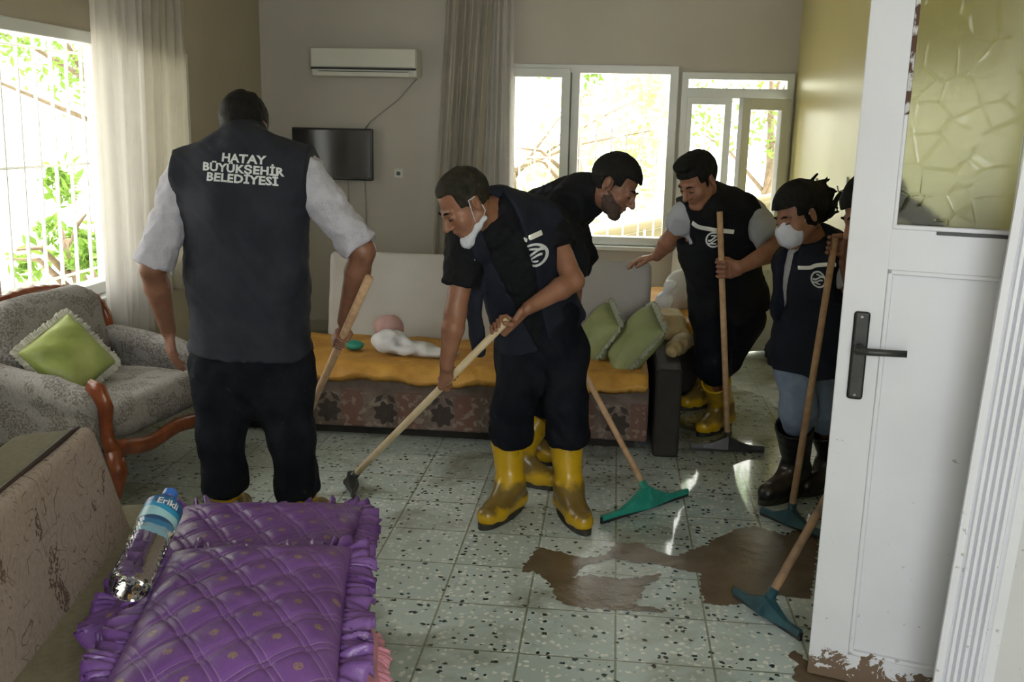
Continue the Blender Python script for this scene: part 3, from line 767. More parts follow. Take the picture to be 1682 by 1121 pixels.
M['tan'] = mot('tan_cloth', (.30, .22, .10), (.38, .29, .14), 9, .8, .4, 22)
M['dark_brown'] = mot('dark_brown_cloth', (.011, .009, .007), (.020, .017, .013), 9, .8, .2, 30)
M['white_cloth'] = mot('white_printed_cloth', (.55, .54, .55), (.68, .67, .68), 8, .85, .6, 26)
M['pink_cloth'] = mot('pink_cloth', (.45, .27, .26), (.55, .35, .33), 8, .85, .4, 26)
M['pink'] = mot('pink_satin', (.52, .20, .30), (.62, .27, .37), 5, .5, .2, 26)
def flowered():
    m = pr('sofa_base_flower_print', (.16, .11, .085), .85); g = N(m, 'ShaderNodeNewGeometry'); sp = N(m, 'ShaderNodeSeparateXYZ'); L(m, g.outputs['Position'], sp.inputs[0])
    X, Z = sp.outputs[0], sp.outputs[2]
    c = ramp(m, noise(m, 7, 5, .65), [(.4, (.10, .073, .054)), (.6, (.165, .122, .098))])
    pn = math_n(m, 'MULTIPLY', math_n(m, 'GREATER_THAN', math_n(m, 'FRACT', math_n(m, 'DIVIDE', math_n(m, 'ADD', X, .06), .30)), .62), math_n(m, 'LESS_THAN', Z, .25))
    c = mixc(m, math_n(m, 'MULTIPLY', pn, .7), c, (.15, .065, .045))
    vp = math_n(m, 'MULTIPLY', math_n(m, 'GREATER_THAN', noise(m, 24, 3, .6), .56), math_n(m, 'LESS_THAN', Z, .24))
    c = mixc(m, math_n(m, 'MULTIPLY', vp, .5), c, (.30, .25, .20))
    dx = math_n(m, 'MULTIPLY', math_n(m, 'SUBTRACT', math_n(m, 'FRACT', math_n(m, 'DIVIDE', math_n(m, 'ADD', X, 1.29), .30)), .5), .30); dz = math_n(m, 'SUBTRACT', Z, .135)
    r = math_n(m, 'SQRT', math_n(m, 'ADD', math_n(m, 'POWER', dx, 2), math_n(m, 'POWER', dz, 2))); th = math_n(m, 'ARCTAN2', dz, dx)
    R = math_n(m, 'ADD', .056, math_n(m, 'MULTIPLY', math_n(m, 'COSINE', math_n(m, 'MULTIPLY', th, 7)), .009))
    fl = math_n(m, 'LESS_THAN', r, R); c = mixc(m, math_n(m, 'MULTIPLY', fl, .9), c, (.028, .020, .016))
    dx2 = math_n(m, 'SUBTRACT', dx, .035); dz2 = math_n(m, 'SUBTRACT', dz, .075)
    lf = math_n(m, 'LESS_THAN', math_n(m, 'ADD', math_n(m, 'MULTIPLY', math_n(m, 'ABSOLUTE', math_n(m, 'ADD', dx2, dz2)), 1.4), math_n(m, 'MULTIPLY', math_n(m, 'ABSOLUTE', math_n(m, 'SUBTRACT', dx2, dz2)), .6)), .03)
    c = mixc(m, math_n(m, 'MULTIPLY', lf, .85), c, (.03, .022, .018))
    dx3 = math_n(m, 'ADD', dx, .035)
    lf2 = math_n(m, 'LESS_THAN', math_n(m, 'ADD', math_n(m, 'MULTIPLY', math_n(m, 'ABSOLUTE', math_n(m, 'ADD', dx3, dz2)), .6), math_n(m, 'MULTIPLY', math_n(m, 'ABSOLUTE', math_n(m, 'SUBTRACT', dx3, dz2)), 1.4)), .03)
    c = mixc(m, math_n(m, 'MULTIPLY', lf2, .85), c, (.03, .022, .018)); setc(m, c); bump(m, noise(m, 30), .2, .005); return m
M['flowered'] = flowered()
def quilt_mat():
    m = pr('purple_quilted_satin', (.14, .05, .26), .42, spec=.45); tc = N(m, 'ShaderNodeTexCoord'); sp = N(m, 'ShaderNodeSeparateXYZ'); L(m, tc.outputs['UV'], sp.inputs[0])
    qa, qb, qp = math.radians(38), math.radians(60), .092; lin = lambda ka, kb, o: math_n(m, 'ADD', math_n(m, 'ADD', math_n(m, 'MULTIPLY', sp.outputs[0], ka/qp), math_n(m, 'MULTIPLY', sp.outputs[1], kb/qp)), o); a = lin(-math.sin(qa), math.cos(qa), 9); b = lin(math.sin(qb), math.cos(qb), 0)
    fa, fb = math_n(m, 'FRACT', a), math_n(m, 'FRACT', b)
    def near(f, v, w): return math_n(m, 'LESS_THAN', math_n(m, 'ABSOLUTE', math_n(m, 'SUBTRACT', f, v)), w)
    ln = math_n(m, 'MAXIMUM', math_n(m, 'MAXIMUM', near(fa, .08, .014), near(fa, .24, .014)), math_n(m, 'MAXIMUM', near(fb, .08, .014), near(fb, .24, .014)))
    c = ramp(m, noise(m, 6), [(.35, (.125, .046, .215)), (.65, (.175, .072, .29))])
    c = mixc(m, math_n(m, 'MULTIPLY', ln, .55), c, (.33, .22, .42))
    da = math_n(m, 'SUBTRACT', fa, .65); db = math_n(m, 'SUBTRACT', fb, .65)
    rr = math_n(m, 'SQRT', math_n(m, 'ADD', math_n(m, 'POWER', da, 2), math_n(m, 'POWER', db, 2)))
    mo = math_n(m, 'MULTIPLY', math_n(m, 'LESS_THAN', rr, .105), math_n(m, 'GREATER_THAN', noise(m, 170, 2, .7), .44))
    c = mixc(m, math_n(m, 'MULTIPLY', mo, .8), c, (.30, .21, .12)); setc(m, c); bump(m, noise(m, 16, 4, .5, 1.2), .30, .010); return m
M['quilt'] = quilt_mat()
M['ruffle'] = mot('purple_satin_ruffle', (.11, .040, .20), (.20, .095, .33), 9, .34, .5, 30)
M['mud'] = mot('wet_mud', (.105, .075, .046), (.165, .122, .08), 7, .26, .3, 14)
def door_paint(name, base=(.66, .66, .70)):
    m = pr(name, base, .42); g = N(m, 'ShaderNodeNewGeometry'); sp = N(m, 'ShaderNodeSeparateXYZ'); L(m, g.outputs['Position'], sp.inputs[0]); pos = g.outputs['Position']
    c = ramp(m, noise(m, 4, 4, .6, 0, pos), [(.35, tuple(x*.95 for x in base)), (.65, base)])
    spl = math_n(m, 'MULTIPLY', math_n(m, 'GREATER_THAN', noise(m, 38, 4, .65, .4, pos), .685), math_n(m, 'LESS_THAN', sp.outputs[2], .75))
    c = mixc(m, math_n(m, 'MULTIPLY', spl, .55), c, (.20, .16, .12))
    z = math_n(m, 'ADD', sp.outputs[2], math_n(m, 'MULTIPLY', math_n(m, 'SUBTRACT', noise(m, 16, 6, .7, .5, pos), .5), .26))
    mudf = math_n(m, 'LESS_THAN', z, .070)
    c = mixc(m, mudf, c, (.15, .10, .065)); setc(m, c); setr(m, math_n(m, 'ADD', .38, math_n(m, 'MULTIPLY', mudf, .25))); bump(m, noise(m, 25, 3, .5, 0, pos), .08, .01); return m
M['door_paint'] = door_paint('white_door_paint')
M['casing'] = door_paint('white_casing_paint', (.74, .74, .80))
M['chipped'] = mot('chipped_paint_edge', (.09, .045, .03), (.55, .54, .55), 22, .8, .5, 50, lo=.47, hi=.53)
def textured_glass():
    m = pr('textured_glass', (.74, .76, .55), .17, trans=1.0, IOR=1.25, spec=.3); v = N(m, 'ShaderNodeTexVoronoi'); v.feature = 'DISTANCE_TO_EDGE'; v.inputs['Scale'].default_value = 13; v.inputs['Randomness'].default_value = .75
    mp = N(m, 'ShaderNodeMapping'); mp.inputs['Scale'].default_value = (1, .05, 1); L(m, coords(m), mp.inputs[0]); L(m, mp.outputs[0], v.inputs['Vector'])
    h = ramp(m, v.outputs['Distance'], [(.0, (1, 1, 1)), (.05, (0, 0, 0))]); bump(m, math_n(m, 'MULTIPLY', h, math_n(m, 'GREATER_THAN', noise(m, 11, 1), .47)), .35, .003); return m
M['tex_glass'] = textured_glass()

# ------------------------------------------------------------------ soft things
def cushion(name, c, ex, ey, w, h, t, mat, label=None, cat=None, group=None, fringe=None, seed=1, sag=.0, p=4, fw=.03, ff=30, parent=None, uvs=False, n=36, disp=None, two=True, fz=.01, fname='fringe'):
    """pillow: pinched corners, puffed middle; fringe = material of the edging"""
    c = A(*c); ex = unit(ex); ey = perp(ey, ex); ez = np.cross(ex, ey); V = []; UVs = []
    w1 = wob(.010, 16, seed); w2 = wob(.004, 45, seed+3)
    g = np.linspace(-1, 1, n); pts = []
    for sgn in (1, -1):
        for i in range(n):
            for j in range(n):
                u, v = g[i], g[j]
                pin = .06; uu = u*(1-pin*(v*v)*0-.035*(1-v*v)*abs(u)); vv = v*(1-.035*(1-u*u)*abs(v))
                q = max(0, (1-abs(u)**p)*(1-abs(v)**p))**.5
                pts.append(c+ex*uu*w/2+ey*vv*h/2+ez*sgn*t/2*q); UVs.append((uu*w/2+2, vv*h/2+2))
    V = np.array(pts); d = (w1(V)+w2(V))
    qs = np.array([max(0, (1-abs(g[i])**p)*(1-abs(g[j])**p))**.5 for _ in (0, 1) for i in range(n) for j in range(n)])
    sg = np.repeat([1, -1], n*n); V = V+np.outer(d*qs*sg, ez)
    if disp is not None:
        uv = np.array(UVs); V = V+np.outer(disp(uv[:, 0], uv[:, 1])*qs*sg, ez)
    F = []
    for s_ in (0, 1):
        o = s_*n*n
        for i in range(n-1):
            for j in range(n-1):
                a, b, cc, dd = o+i*n+j, o+(i+1)*n+j, o+(i+1)*n+j+1, o+i*n+j+1
                F.append((a, b, cc, dd) if s_ == 0 else (a, dd, cc, b))
    ob = mesh(name, V, F, mat, parent, True, uv=UVs)
    # weld the rim
    me = ob.data; bm = bmesh.new(); bm.from_mesh(me); bmesh.ops.remove_doubles(bm, verts=bm.verts, dist=.0004); bm.to_mesh(me); bm.free()
    me.polygons.foreach_set('use_smooth', [True]*len(me.polygons))
    tag(ob, label, cat, group)
    if fringe:
        per = [(u, -1) for u in np.linspace(-1, 1, 40)[:-1]]+[(1, v) for v in np.linspace(-1, 1, 40)[:-1]]+[(-u, 1) for u in np.linspace(-1, 1, 40)[:-1]]+[(-1, -v) for v in np.linspace(-1, 1, 40)[:-1]]
        K = 6; m_ = len(per)*5; V = []; rr = np.random.default_rng(seed)
        ph = rr.uniform(0, 6.28, 4)
        for i in range(m_):
            a = i/5; i0 = int(a) % len(per); i1 = (i0+1) % len(per); f_ = a-int(a)
            u = per[i0][0]*(1-f_)+per[i1][0]*f_; v = per[i0][1]*(1-f_)+per[i1][1]*f_
            base = c+ex*u*w/2*.97+ey*v*h/2*.97; od = ex*(u if abs(u) > .93 else u**9)*1.0+ey*(v if abs(v) > .93 else v**9); od = od/max(np.linalg.norm(od), .3)
            for k in range(K):
                r_ = k/(K-1); s_ = i/m_*2*math.pi
                z = (.75*math.sin(s_*ff*.8+ph[0]+3.5*math.sin(s_*11+ph[1]))+.55*math.sin(s_*ff*1.9+4*math.sin(s_*9+ph[3])+r_*1.5))*fz*r_*(1+.5*math.sin(s_*5+ph[2]))
                tw = math.cos(s_*ff*.8+ph[3]+3.5*math.sin(s_*11))*fz*.9*r_
                tang = np.cross(ez, od)
                V.append(base+od*(r_*fw*(1+.14*math.sin(s_*ff*.5+2*math.sin(s_*17))))+ez*z+tang*tw-ez*r_*r_*fw*sag)
        F = [((i*K+k), ((i+1) % m_)*K+k, ((i+1) % m_)*K+k+1, i*K+k+1) for i in range(m_) for k in range(K-1)]
        fo = mesh(fname, V, F, fringe, ob, True)
        sm = fo.modifiers.new('thick', 'SOLIDIFY'); sm.thickness = .003
    return ob
def drape(name, mat, top, bot, n_f, amp, nrm, label, cat, group=None, nz=30, seed=0, pinch=.4, origin=None):
    """hanging cloth between a top line and a bottom line, folded n_f times"""
    rr = np.random.default_rng(seed); nx = n_f*12; V = []; t0, t1 = [A(*x) for x in top]; b0, b1 = [A(*x) for x in bot]
    ph = rr.uniform(0, 6.28, 3); nrm = unit(nrm)
    for j in range(nz+1):
        f = j/nz; a = t0*(1-f)+b0*f; b = t1*(1-f)+b1*f
        for i in range(nx+1):
            s_ = i/nx; ss = s_+.018*math.sin(s_*17+ph[0])+.01*math.sin(s_*9+3*f)
            d = math.sin(ss*2*math.pi*n_f+ph[1]+.5*math.sin(3*f+ph[2]))*amp*(.55+.45*f)*(1+.4*math.sin(s_*11+ph[2]))+.3*amp*math.sin(ss*4*math.pi*n_f+f*2)
            V.append(a*(1-s_)+b*s_+nrm*d)
    F = [(j*(nx+1)+i, j*(nx+1)+i+1, (j+1)*(nx+1)+i+1, (j+1)*(nx+1)+i) for j in range(nz) for i in range(nx)]
    o = mesh(name, V, F, mat, None, True); return tag(o, label, cat, group)
# ------------------------------------------------------------------ curtains, wall things
cx_ = XL+.13
yy = lambda px, y=200: PX(px, y, cx_)[1]
drape('curtain', 'curtain_white', ((cx_, yy(162), 2.72), (cx_, yy(242), 2.72)), ((cx_+.02, yy(178, 540), .05), (cx_+.02, yy(236, 540), .05)), 5, .035, (1, 0, 0), 'bright white curtain hanging at the frame of the left window', 'curtain', None, seed=2)
drape('curtain', 'curtain_beige', ((cx_-.02, yy(244), 2.72), (cx_-.02, yy(318), 2.72)), ((cx_-.02, yy(240, 480), .62), (cx_-.02, yy(322, 480), .62)), 6, .03, (1, 0, 0), 'greenish sheer curtain behind the shoulder of the person with the lettered back', 'curtain', None, seed=3)
by = YB-.14
drape('curtain', 'curtain_beige', (P(736, 0, by)+A(0, 0, .22), P(812, 0, by)+A(0, 0, .22)), (P(700, 440, by)-A(0, 0, .7), P(772, 440, by)-A(0, 0, .7)), 6, .035, (0, -1, 0), 'beige curtain slanting down beside the back window', 'curtain', None, seed=5)
drape('curtain', 'curtain_white', (P(800, 0, by+.05)+A(0, 0, .22), P(843, 0, by+.05)+A(0, 0, .22)), (P(762, 440, by+.05)-A(0, 0, .7), P(850, 440, by+.05)-A(0, 0, .7)), 4, .025, (0, -1, 0), 'thin white curtain against the left pane of the back window', 'curtain', None, seed=6)
def rod(a, b, r, label):
    o = MB().tube([a, b], r, 8).build('curtain_rail', 'plastic_white', smooth=True); return tag(o, label, 'curtain rail')
box('bracket', (cx_-.12, 4.6, 2.70), (cx_+.02, 4.64, 2.73), 'plastic_white', rod((cx_, 2.6, 2.735), (cx_, 6.8, 2.735), .014, 'curtain rail above the left window'))
box('bracket', (-.30, by, 2.70), (-.27, YB, 2.73), 'plastic_white', rod((-1.3, by+.02, 2.735), (.6, by+.02, 2.735), .014, 'curtain rail above the back window'))
# air conditioner
a0, a1 = P(509, 77, YB-.2), P(684, 132, YB-.2)
ac = empty('air_conditioner', ((a0[0]+a1[0])/2, YB, a1[2]), 'white wall air conditioner above the television', 'air conditioner')
x0, x1, z1, z0 = a0[0], a1[0], a0[2], a1[2]
H_ = z1-z0
MB().box(A(x0, YB-.19, z0+.02), A(x1, YB-.001, z1), .018).build('casing', 'plastic_white', ac)
MB().box(A(x0+.004, YB-.212, z0+.085), A(x1-.004, YB-.19, z1-.004), .008).build('front_panel', 'plastic_white', ac)
MB().box(A(x0+.004, YB-.205, z0+.068), A(x1-.004, YB-.188, z0+.082)).build('slot', 'black_plastic', ac)
MB().box(A(x0+.05, YB-.200, z0+.022), A(x1-.05, YB-.188, z0+.060), .004).build('louvre', 'plastic_white', ac)
MB().box(A(x0+.06, YB-.204, z0+.052), A(x1-.06, YB-.198, z0+.057)).build('louvre_gap', 'green_strip', ac)
cb = MB().tube([P(686, 128, YB-.01), P(655, 163, YB-.01), P(608, 200, YB-.02), P(600, 212, YB-.03)], .006, 6).build('cable', 'cable', smooth=True); tag(cb, 'thin grey cable slanting from the air conditioner to the television', 'cable')
# television
a0, a1 = P(480, 209, YB-.10), P(613, 297, YB-.10)
tv = empty('television', ((a0[0]+a1[0])/2, YB-.1, a1[2]), 'black flat television on the back wall', 'television')
MB().box(A(a0[0], YB-.115, a1[2]), A(a1[0], YB-.075, a0[2]), .008).build('frame', 'black_plastic', tv)
MB().box(A(a0[0]+.016, YB-.118, a1[2]+.022), A(a1[0]-.016, YB-.114, a0[2]-.016)).build('screen', 'screen', tv)
MB().box(A(a0[0]+.2, YB-.075, a1[2]+.1), A(a1[0]-.2, YB-.001, a0[2]-.1)).build('wall_mount', 'black_plastic', tv)
for px in (572, 600):
    cb = MB().tube([P(px, 290, YB-.07), P(px+1, 330, YB-.015), P(px+2, 420, YB-.01), P(px+3, 470, YB-.01)], .006, 6).build('cable', 'cable', smooth=True); tag(cb, {572: 'left of two cables hanging below the television', 600: 'right of two cables hanging below the television'}[px], 'cable', 'cables below the television')
s0 = P(655, 285, YB)
so = empty('wall_socket', (s0[0], YB, s0[2]-.04), 'small socket on the back wall right of the television', 'socket')
MB().box(s0+A(-.035, -.012, -.035), s0+A(.035, -.001, .035), .004).build('cover', 'plastic_white', so); MB().box(s0+A(-.014, -.014, -.014), s0+A(.014, -.011, .014), .003).build('outlet', 'green_strip', so)
for px in (1341, 1392):
    h0 = PX(px, 306, XR); hk = empty('wall_hook', h0, {1341: 'small upright hook on the yellow wall above the masked worker', 1392: 'small upright hook on the yellow wall close to the white door'}[px], 'hook')
    MB().box(h0+A(-.010, -.012, -.05), h0+A(-.001, .012, .05), .002).build('plate', 'plastic_white', hk); MB().tube([h0+A(-.008, 0, -.02), h0+A(-.045, 0, -.03), h0+A(-.055, 0, .0)], .005, 6).build('peg', 'metal', hk, smooth=True)
# ------------------------------------------------------------------ back sofa
SX0, SX1, SY0, SY1 = -1.98, .235, 4.78, 5.62
sf = empty('sofa', ((SX0+SX1)/2, 5.2, 0), 'long low sofa against the back with white back panels and a flower-print base', 'sofa')
MB().box(A(SX0, SY0, .05), A(SX1-.02, SY1, .335), .015).build('base', 'flowered', sf)
MB().box(A(SX0+.06, SY0+.06, 0), A(SX1-.08, SY1-.04, .055)).build('plinth', 'dark_brown', sf)
for (xa, xb, mt) in ((-1.64, -.42, 'sofa_white'), (-.415, .225, 'sofa_grey')):
    c = A((xa+xb)/2, 5.52, .60); R = np.array([[1, 0, 0], [0, .985, -.17], [0, .17, .985]])
    blob('back_panel', [U(rbox(c, ((xb-xa)/2, .065, .275), .035, R), 0)], .014, c-A((xb-xa)/2+.1, .3, .4), c+A((xb-xa)/2+.1, .3, .4), mt, sf, disp=wob(.003, 25, 4))
def throw(name, mat, x0, x1, y0, y1, z, drop, seed, label, cat, group=None, nx=110, ny=30, amp=.010, hem=.02, th=.035):
    """cover lying on a seat, spilling over the front edge in small folds"""
    w1 = wob(amp, 14, seed, (1, 1, 0)); w2 = wob(amp*.5, 40, seed+1, (1, 1, 0)); V = []
    for i in range(nx+1):
        x = x0+(x1-x0)*i/nx; dr = drop+hem*math.sin(x*9+seed)+hem*.5*math.sin(x*31)
        path = [(y1-(y1-y0)*k/ny, z) for k in range(ny+1)]+[(y0-.012, z-.006)]+[(y0-.022-.006*k, z-.015-dr*(k/6)) for k in range(0, 7)]
        for k, (y, zz) in enumerate(path):
            p = A(x, y, zz); d = w1(p[None])[0]+w2(p[None])[0]
            if k > ny: f = (k-ny)/8; p = p+A(0, -abs(.010*math.sin(x*70+2*math.sin(x*13)))*f-.004, 0)
            else: p = p+A(0, 0, d)
            V.append(p)
    m_ = len(path); F = [(i*m_+k, i*m_+k+1, (i+1)*m_+k+1, (i+1)*m_+k) for i in range(nx) for k in range(m_-1)]
    o = mesh(name, V, F, mat, None, True); tag(o, label, cat, group); s_ = o.modifiers.new('thick', 'SOLIDIFY'); s_.thickness = th; s_.offset = -1 ; return o
throw('sofa_cover', 'yellow', SX0+.01, SX1-.03, SY0-.01, 5.42, .405, .05, 3, 'golden yellow cover spread over the seat of the back sofa', 'cover', th=.05)
# dark end and second seat behind it
ea = box('sofa_end', (SX1+.005, 4.70, 0), (SX1+.135, 5.45, .455), 'dark_brown', None, .02); tag(ea, 'dark brown upright end panel at the right end of the back sofa', 'sofa end')
s2 = empty('daybed', (.30, 6.3, 0), 'second seat with tan cushion behind the end of the back sofa', 'daybed')
MB().box(A(.02, 5.80, .04), A(.56, 7.10, .36), .02).build('base', 'dark_brown', s2)
blob('seat_cushion', [U(rbox(A(.29, 6.42, .42), (.28, .68, .075), .05), 0)], .015, A(-.1, 5.6, .3), A(.7, 7.2, .6), 'yellow', s2, disp=wob(.008, 22, 3))
cl = blob('crumpled_blanket', [U(rbox(A(.330, 5.60, .50), (.10, .16, .085), .05), 0), U(rc(A(.25, 5.50, .50), A(.42, 5.42, .46), .06, .05), .04), U(rc(A(.40, 5.30, .47), A(.33, 5.0, .48), .055, .04), .05)], .010, A(.1, 4.7, .3), A(.6, 6, .7), 'tan', None, disp=wob(.016, 38, 5))[0]; tag(cl, 'crumpled tan blanket on the right end of the back sofa', 'blanket')
pc = P(1116, 482, 6.1)
pw = blob('white_pillow', [U(ell(A(pc[0]+.02, 6.25, .60), (.12, .10, .14)), 0)], .010, A(pc[0]-.3, 5.9, .4), A(pc[0]+.3, 6.6, .9), 'white_cloth', None, disp=wob(.008, 30, 5))[0]; tag(pw, 'white pillow standing by the balcony door, left of the striped vest', 'pillow')
M['plastic_bag'] = translucent(mot('clear_plastic_bag', (.70, .74, .80), (.85, .88, .92), 12, .12, .8, 30), (.8, .85, .9), .3)
pb = blob('plastic_bag', [U(ell(A(pc[0]-.10, 6.02, .56), (.055, .05, .075)), 0), U(rc(A(pc[0]-.10, 6.0, .62), A(pc[0]-.06, 6.0, .68), .02, .03), .02)], .007, A(pc[0]-.4, 5.8, .4), A(pc[0]+.1, 6.3, .8), 'plastic_bag', None, disp=wob(.012, 60, 8))[0]; tag(pb, 'shiny clear plastic bag in front of the white pillow', 'bag')
# cushions leaning on the back sofa
cushion('cushion', P(980, 556, 5.22), (.55, -.10, .82), (-.25, .95, .15), .34, .32, .16, 'green_dull', 'green cushion leaning furthest left on the back sofa, fringed edge', 'cushion', 'green cushions on the back sofa', 'fringe_grey', 3, fw=.032, ff=60, fz=.008)
cushion('cushion', P(1043, 563, 5.02), (.62, -.10, .78), (-.25, .95, .15), .36, .32, .15, 'green_dull', 'green cushion at the right end of the back sofa, tilted on its corner', 'cushion', 'green cushions on the back sofa', 'fringe_grey', 7, fw=.032, ff=60, fz=.008)
c0 = P(650, 575, 5.0)
cl = blob('cloth', [U(ell(A(-1.16, 4.98, .475), (.10, .09, .060)), 0), U(ell(A(-1.04, 4.95, .450), (.14, .085, .038)), .03), U(ell(A(-.90, 4.94, .435), (.12, .07, .025)), .03)], .008, A(-1.4, 4.7, .3), A(-.6, 5.2, .7), 'white_cloth', None, disp=wob(.012, 55, 5))[0]; tag(cl, 'crumpled white cloth lying on the yellow sofa cover', 'cloth')
cl = blob('cloth', [U(ell(A(-1.22, 5.22, .50), (.085, .07, .07)), 0)], .010, A(-1.45, 5.0, .3), A(-1, 5.5, .7), 'pink_cloth', None, disp=wob(.010, 50, 6))[0]; tag(cl, 'small pink bundle behind the crumpled white cloth', 'cloth')
cl = blob('cloth', [U(ell(A(-1.36, 5.02, .435), (.05, .05, .025)), 0)], .008, A(-1.5, 4.8, .3), A(-1.2, 5.2, .6), 'teal', None, disp=wob(.006, 50, 6))[0]; tag(cl, 'small green cloth left of the white cloth on the sofa', 'cloth')
# ------------------------------------------------------------------ armchair
F_ = unit(A(.985, -.17, 0)); S_ = A(-F_[1], F_[0], 0); O_ = A(-1.965, 3.99, 0)
RA = np.array([F_, S_, A(0, 0, 1)])
a_ = lambda x, y, z: O_+F_*x+S_*y+A(0, 0, z)
ch = empty('armchair', a_(-.3, 0, 0), 'carved wooden armchair in grey brocade below the left window', 'armchair')
clo, chi = O_-A(1.0, .8, .1), O_+A(.4, .8, 1.2)
tilt = math.radians(10); Rb = np.array([[math.cos(tilt), 0, math.sin(tilt)], [0, 1, 0], [-math.sin(tilt), 0, math.cos(tilt)]]) @ RA
blob('seat_cushion', [U(rbox(a_(-.26, 0, .38), (.29, .33, .065), .055, RA), 0), U(ell(a_(-.24, 0, .42), (.26, .30, .045), RA), .03), U(frc(a_(-.02, -.22, .36), a_(-.02, .22, .36), .075, .075, F_, .7), .05)], .010, clo, chi, 'chair_fabric', ch, disp=wob(.005, 20, 3))
blob('backrest', [U(rbox(a_(-.57, 0, .60), (.07, .34, .20), .07, Rb), 0), U(ell(a_(-.515, 0, .60), (.05, .28, .17), Rb), .04), U(frc(a_(-.60, -.20, .745), a_(-.60, .20, .745), .085, .085, F_, .7), .05)], .010, clo, chi, 'chair_fabric', ch, disp=wob(.006, 18, 4))
for sg in (-1, 1):
    y = sg*.41
    blob('armrest', [U(rbox(a_(-.28, y, .38), (.27, .05, .13), .04, RA), 0), U(rc(a_(-.55, y, .545), a_(-.22, y, .505), .065, .062), .03), U(rc(a_(-.22, y, .505), a_(-.05, y, .475), .062, .060), .03)], .010, clo, chi, 'chair_fabric', ch, disp=wob(.004, 22, 6))
    m = MB().tube([a_(-.03, y*1.02, .555), a_(.015, y*1.03, .535), a_(.040, y*1.02, .47), a_(.030, y, .40), a_(.035, y, .33), a_(.065, y*.99, .25)], [.024, .034, .030, .024, .026, .036], 12, flat=(.8, 1.2))
    m.build('arm_front', 'carved', ch, smooth=True)
    m = MB().tube([a_(.055, y*.99, .28), a_(.085, y*1.02, .20), a_(.065, y*1.02, .10), a_(.035, y*1.0, .04), a_(.065, y*1.04, .0)], [.036, .034, .022, .018, .026], 12)
    m.build('leg', 'carved', ch, smooth=True)
    MB().tube([a_(-.56, y*.85, .30), a_(-.59, y*.88, .15), a_(-.64, y*.9, .0)], [.030, .024, .018], 10).build('leg', 'carved', ch, smooth=True)
ap = []
for i in range(25):
    t = -1+i/12; ap.append(a_(.075-.02*t*t, t*.40, .262+.016*t*t+.012*math.cos(2*t*math.pi)))
MB().tube(ap, [.022]*25, 10, flat=(.8, 1.6)).build('apron', 'carved', ch, smooth=True)
fr = []; rs = []
for i in range(49):
    t = -1+i/24; y = .425*math.sin(t*math.pi/2)*1.0; z = .56+.265*max(0, math.cos(t*math.pi/2))**.42; x = -.57-.09*max(0, math.cos(t*math.pi/2))**.5
    fr.append(a_(x, y, z if abs(t) < 1 else .52)); rs.append(.020+.004*math.sin(i*2.6)+.008*max(0, 1-abs(t)*3))
MB().tube(fr, rs, 10).build('top_rail', 'carved', ch, smooth=True)
_n = unit(A(.72, -.50, .48)); _h = unit(np.cross(A(0, 0, 1), _n)); _v = np.cross(_n, _h); _c, _s = math.cos(.52), math.sin(.52)
cushion('cushion', P(112, 588, 3.90), _h*_c+_v*_s, -_h*_s+_v*_c, .30, .30, .12, 'green', 'lime green satin cushion with white fringe on the armchair', 'cushion', None, 'fringe', 12, fw=.028, ff=60, fz=.008, disp=lambda u_q, v_q: .007*np.sin(u_q*40+6*np.sin(v_q*9)))
# ------------------------------------------------------------------ couch in the foreground
u_, v_ = unit(A(.18, -.984, 0)), unit(A(.984, .18, 0)); OC = A(-.72, 2.90, 0)
c_ = lambda a, b, z: OC+u_*a+v_*b+A(0, 0, z)
RC = np.array([u_, v_, A(0, 0, 1)])
co = empty('couch', c_(1.0, -.45, 0), 'patterned taupe couch in the foreground left, backrest with dark piping', 'couch')
blo, bhi = A(-2.2, .5, -.05), A(.1, 3.2, 1.1)
blob('seat', [U(rbox(c_(.96, -.41, .33), (.95, .405, .095), .035, RC), 0)], .013, blo, bhi, 'couch_plain', co, disp=wob(.004, 12, 3))
mb = MB().box(A(-.92, -.38, .06), A(.92, .38, .26), .015); mb.V = [tuple(c_(.96+v[0], -.40+v[1], v[2])) for v in mb.V]; mb.build('base', 'couch', co)
for (a, b) in ((.08, -.06), (1.82, -.06), (.08, -.72), (1.82, -.72)): MB().tube([c_(a, b, .0), c_(a, b, .075)], [.018, .026], 12).build('leg', 'black_plastic', co, smooth=True)
# backrest: patterned front, plain cover behind, piping where they meet
bt = math.radians(6); Rk = np.array([u_, v_*math.cos(bt)+A(0, 0, 1)*math.sin(bt), -v_*math.sin(bt)+A(0, 0, 1)*math.cos(bt)])
bc = c_(1.12, -.81, .575)
kk = lambda a, s_, t: bc+Rk[0]*a+Rk[1]*s_+Rk[2]*t
BT = .20
endp = plane(kk(-.93, 0, -.17), unit(-Rk[0]+Rk[2]*.42))
blob('backrest', [U(rbox(kk(0, .060, 0), (.94, .026, BT), .022, Rk), 0), I(endp, .03)], .010, A(-2.2, .4, .2), A(-.2, 3.3, 1.1), 'couch', co, disp=wob(.004, 12, 5))
blob('back_cover', [U(rbox(kk(0, -.045, 0), (.935, .092, BT-.003), .03, Rk), 0), I(endp, .03)], .010, A(-2.2, .4, .2), A(-.2, 3.3, 1.1), 'couch_plain', co, disp=wob(.003, 12, 6))
pp = [kk(-.905, .047, -.17), kk(-.84, .047, .03), kk(-.785, .047, .165), kk(-.755, .047, BT-.004), kk(-.70, .047, BT+.001), kk(0, .047, BT+.001), kk(.90, .047, BT)]
MB().tube(pp, .0075, 8).build('piping', 'piping', co, smooth=True)
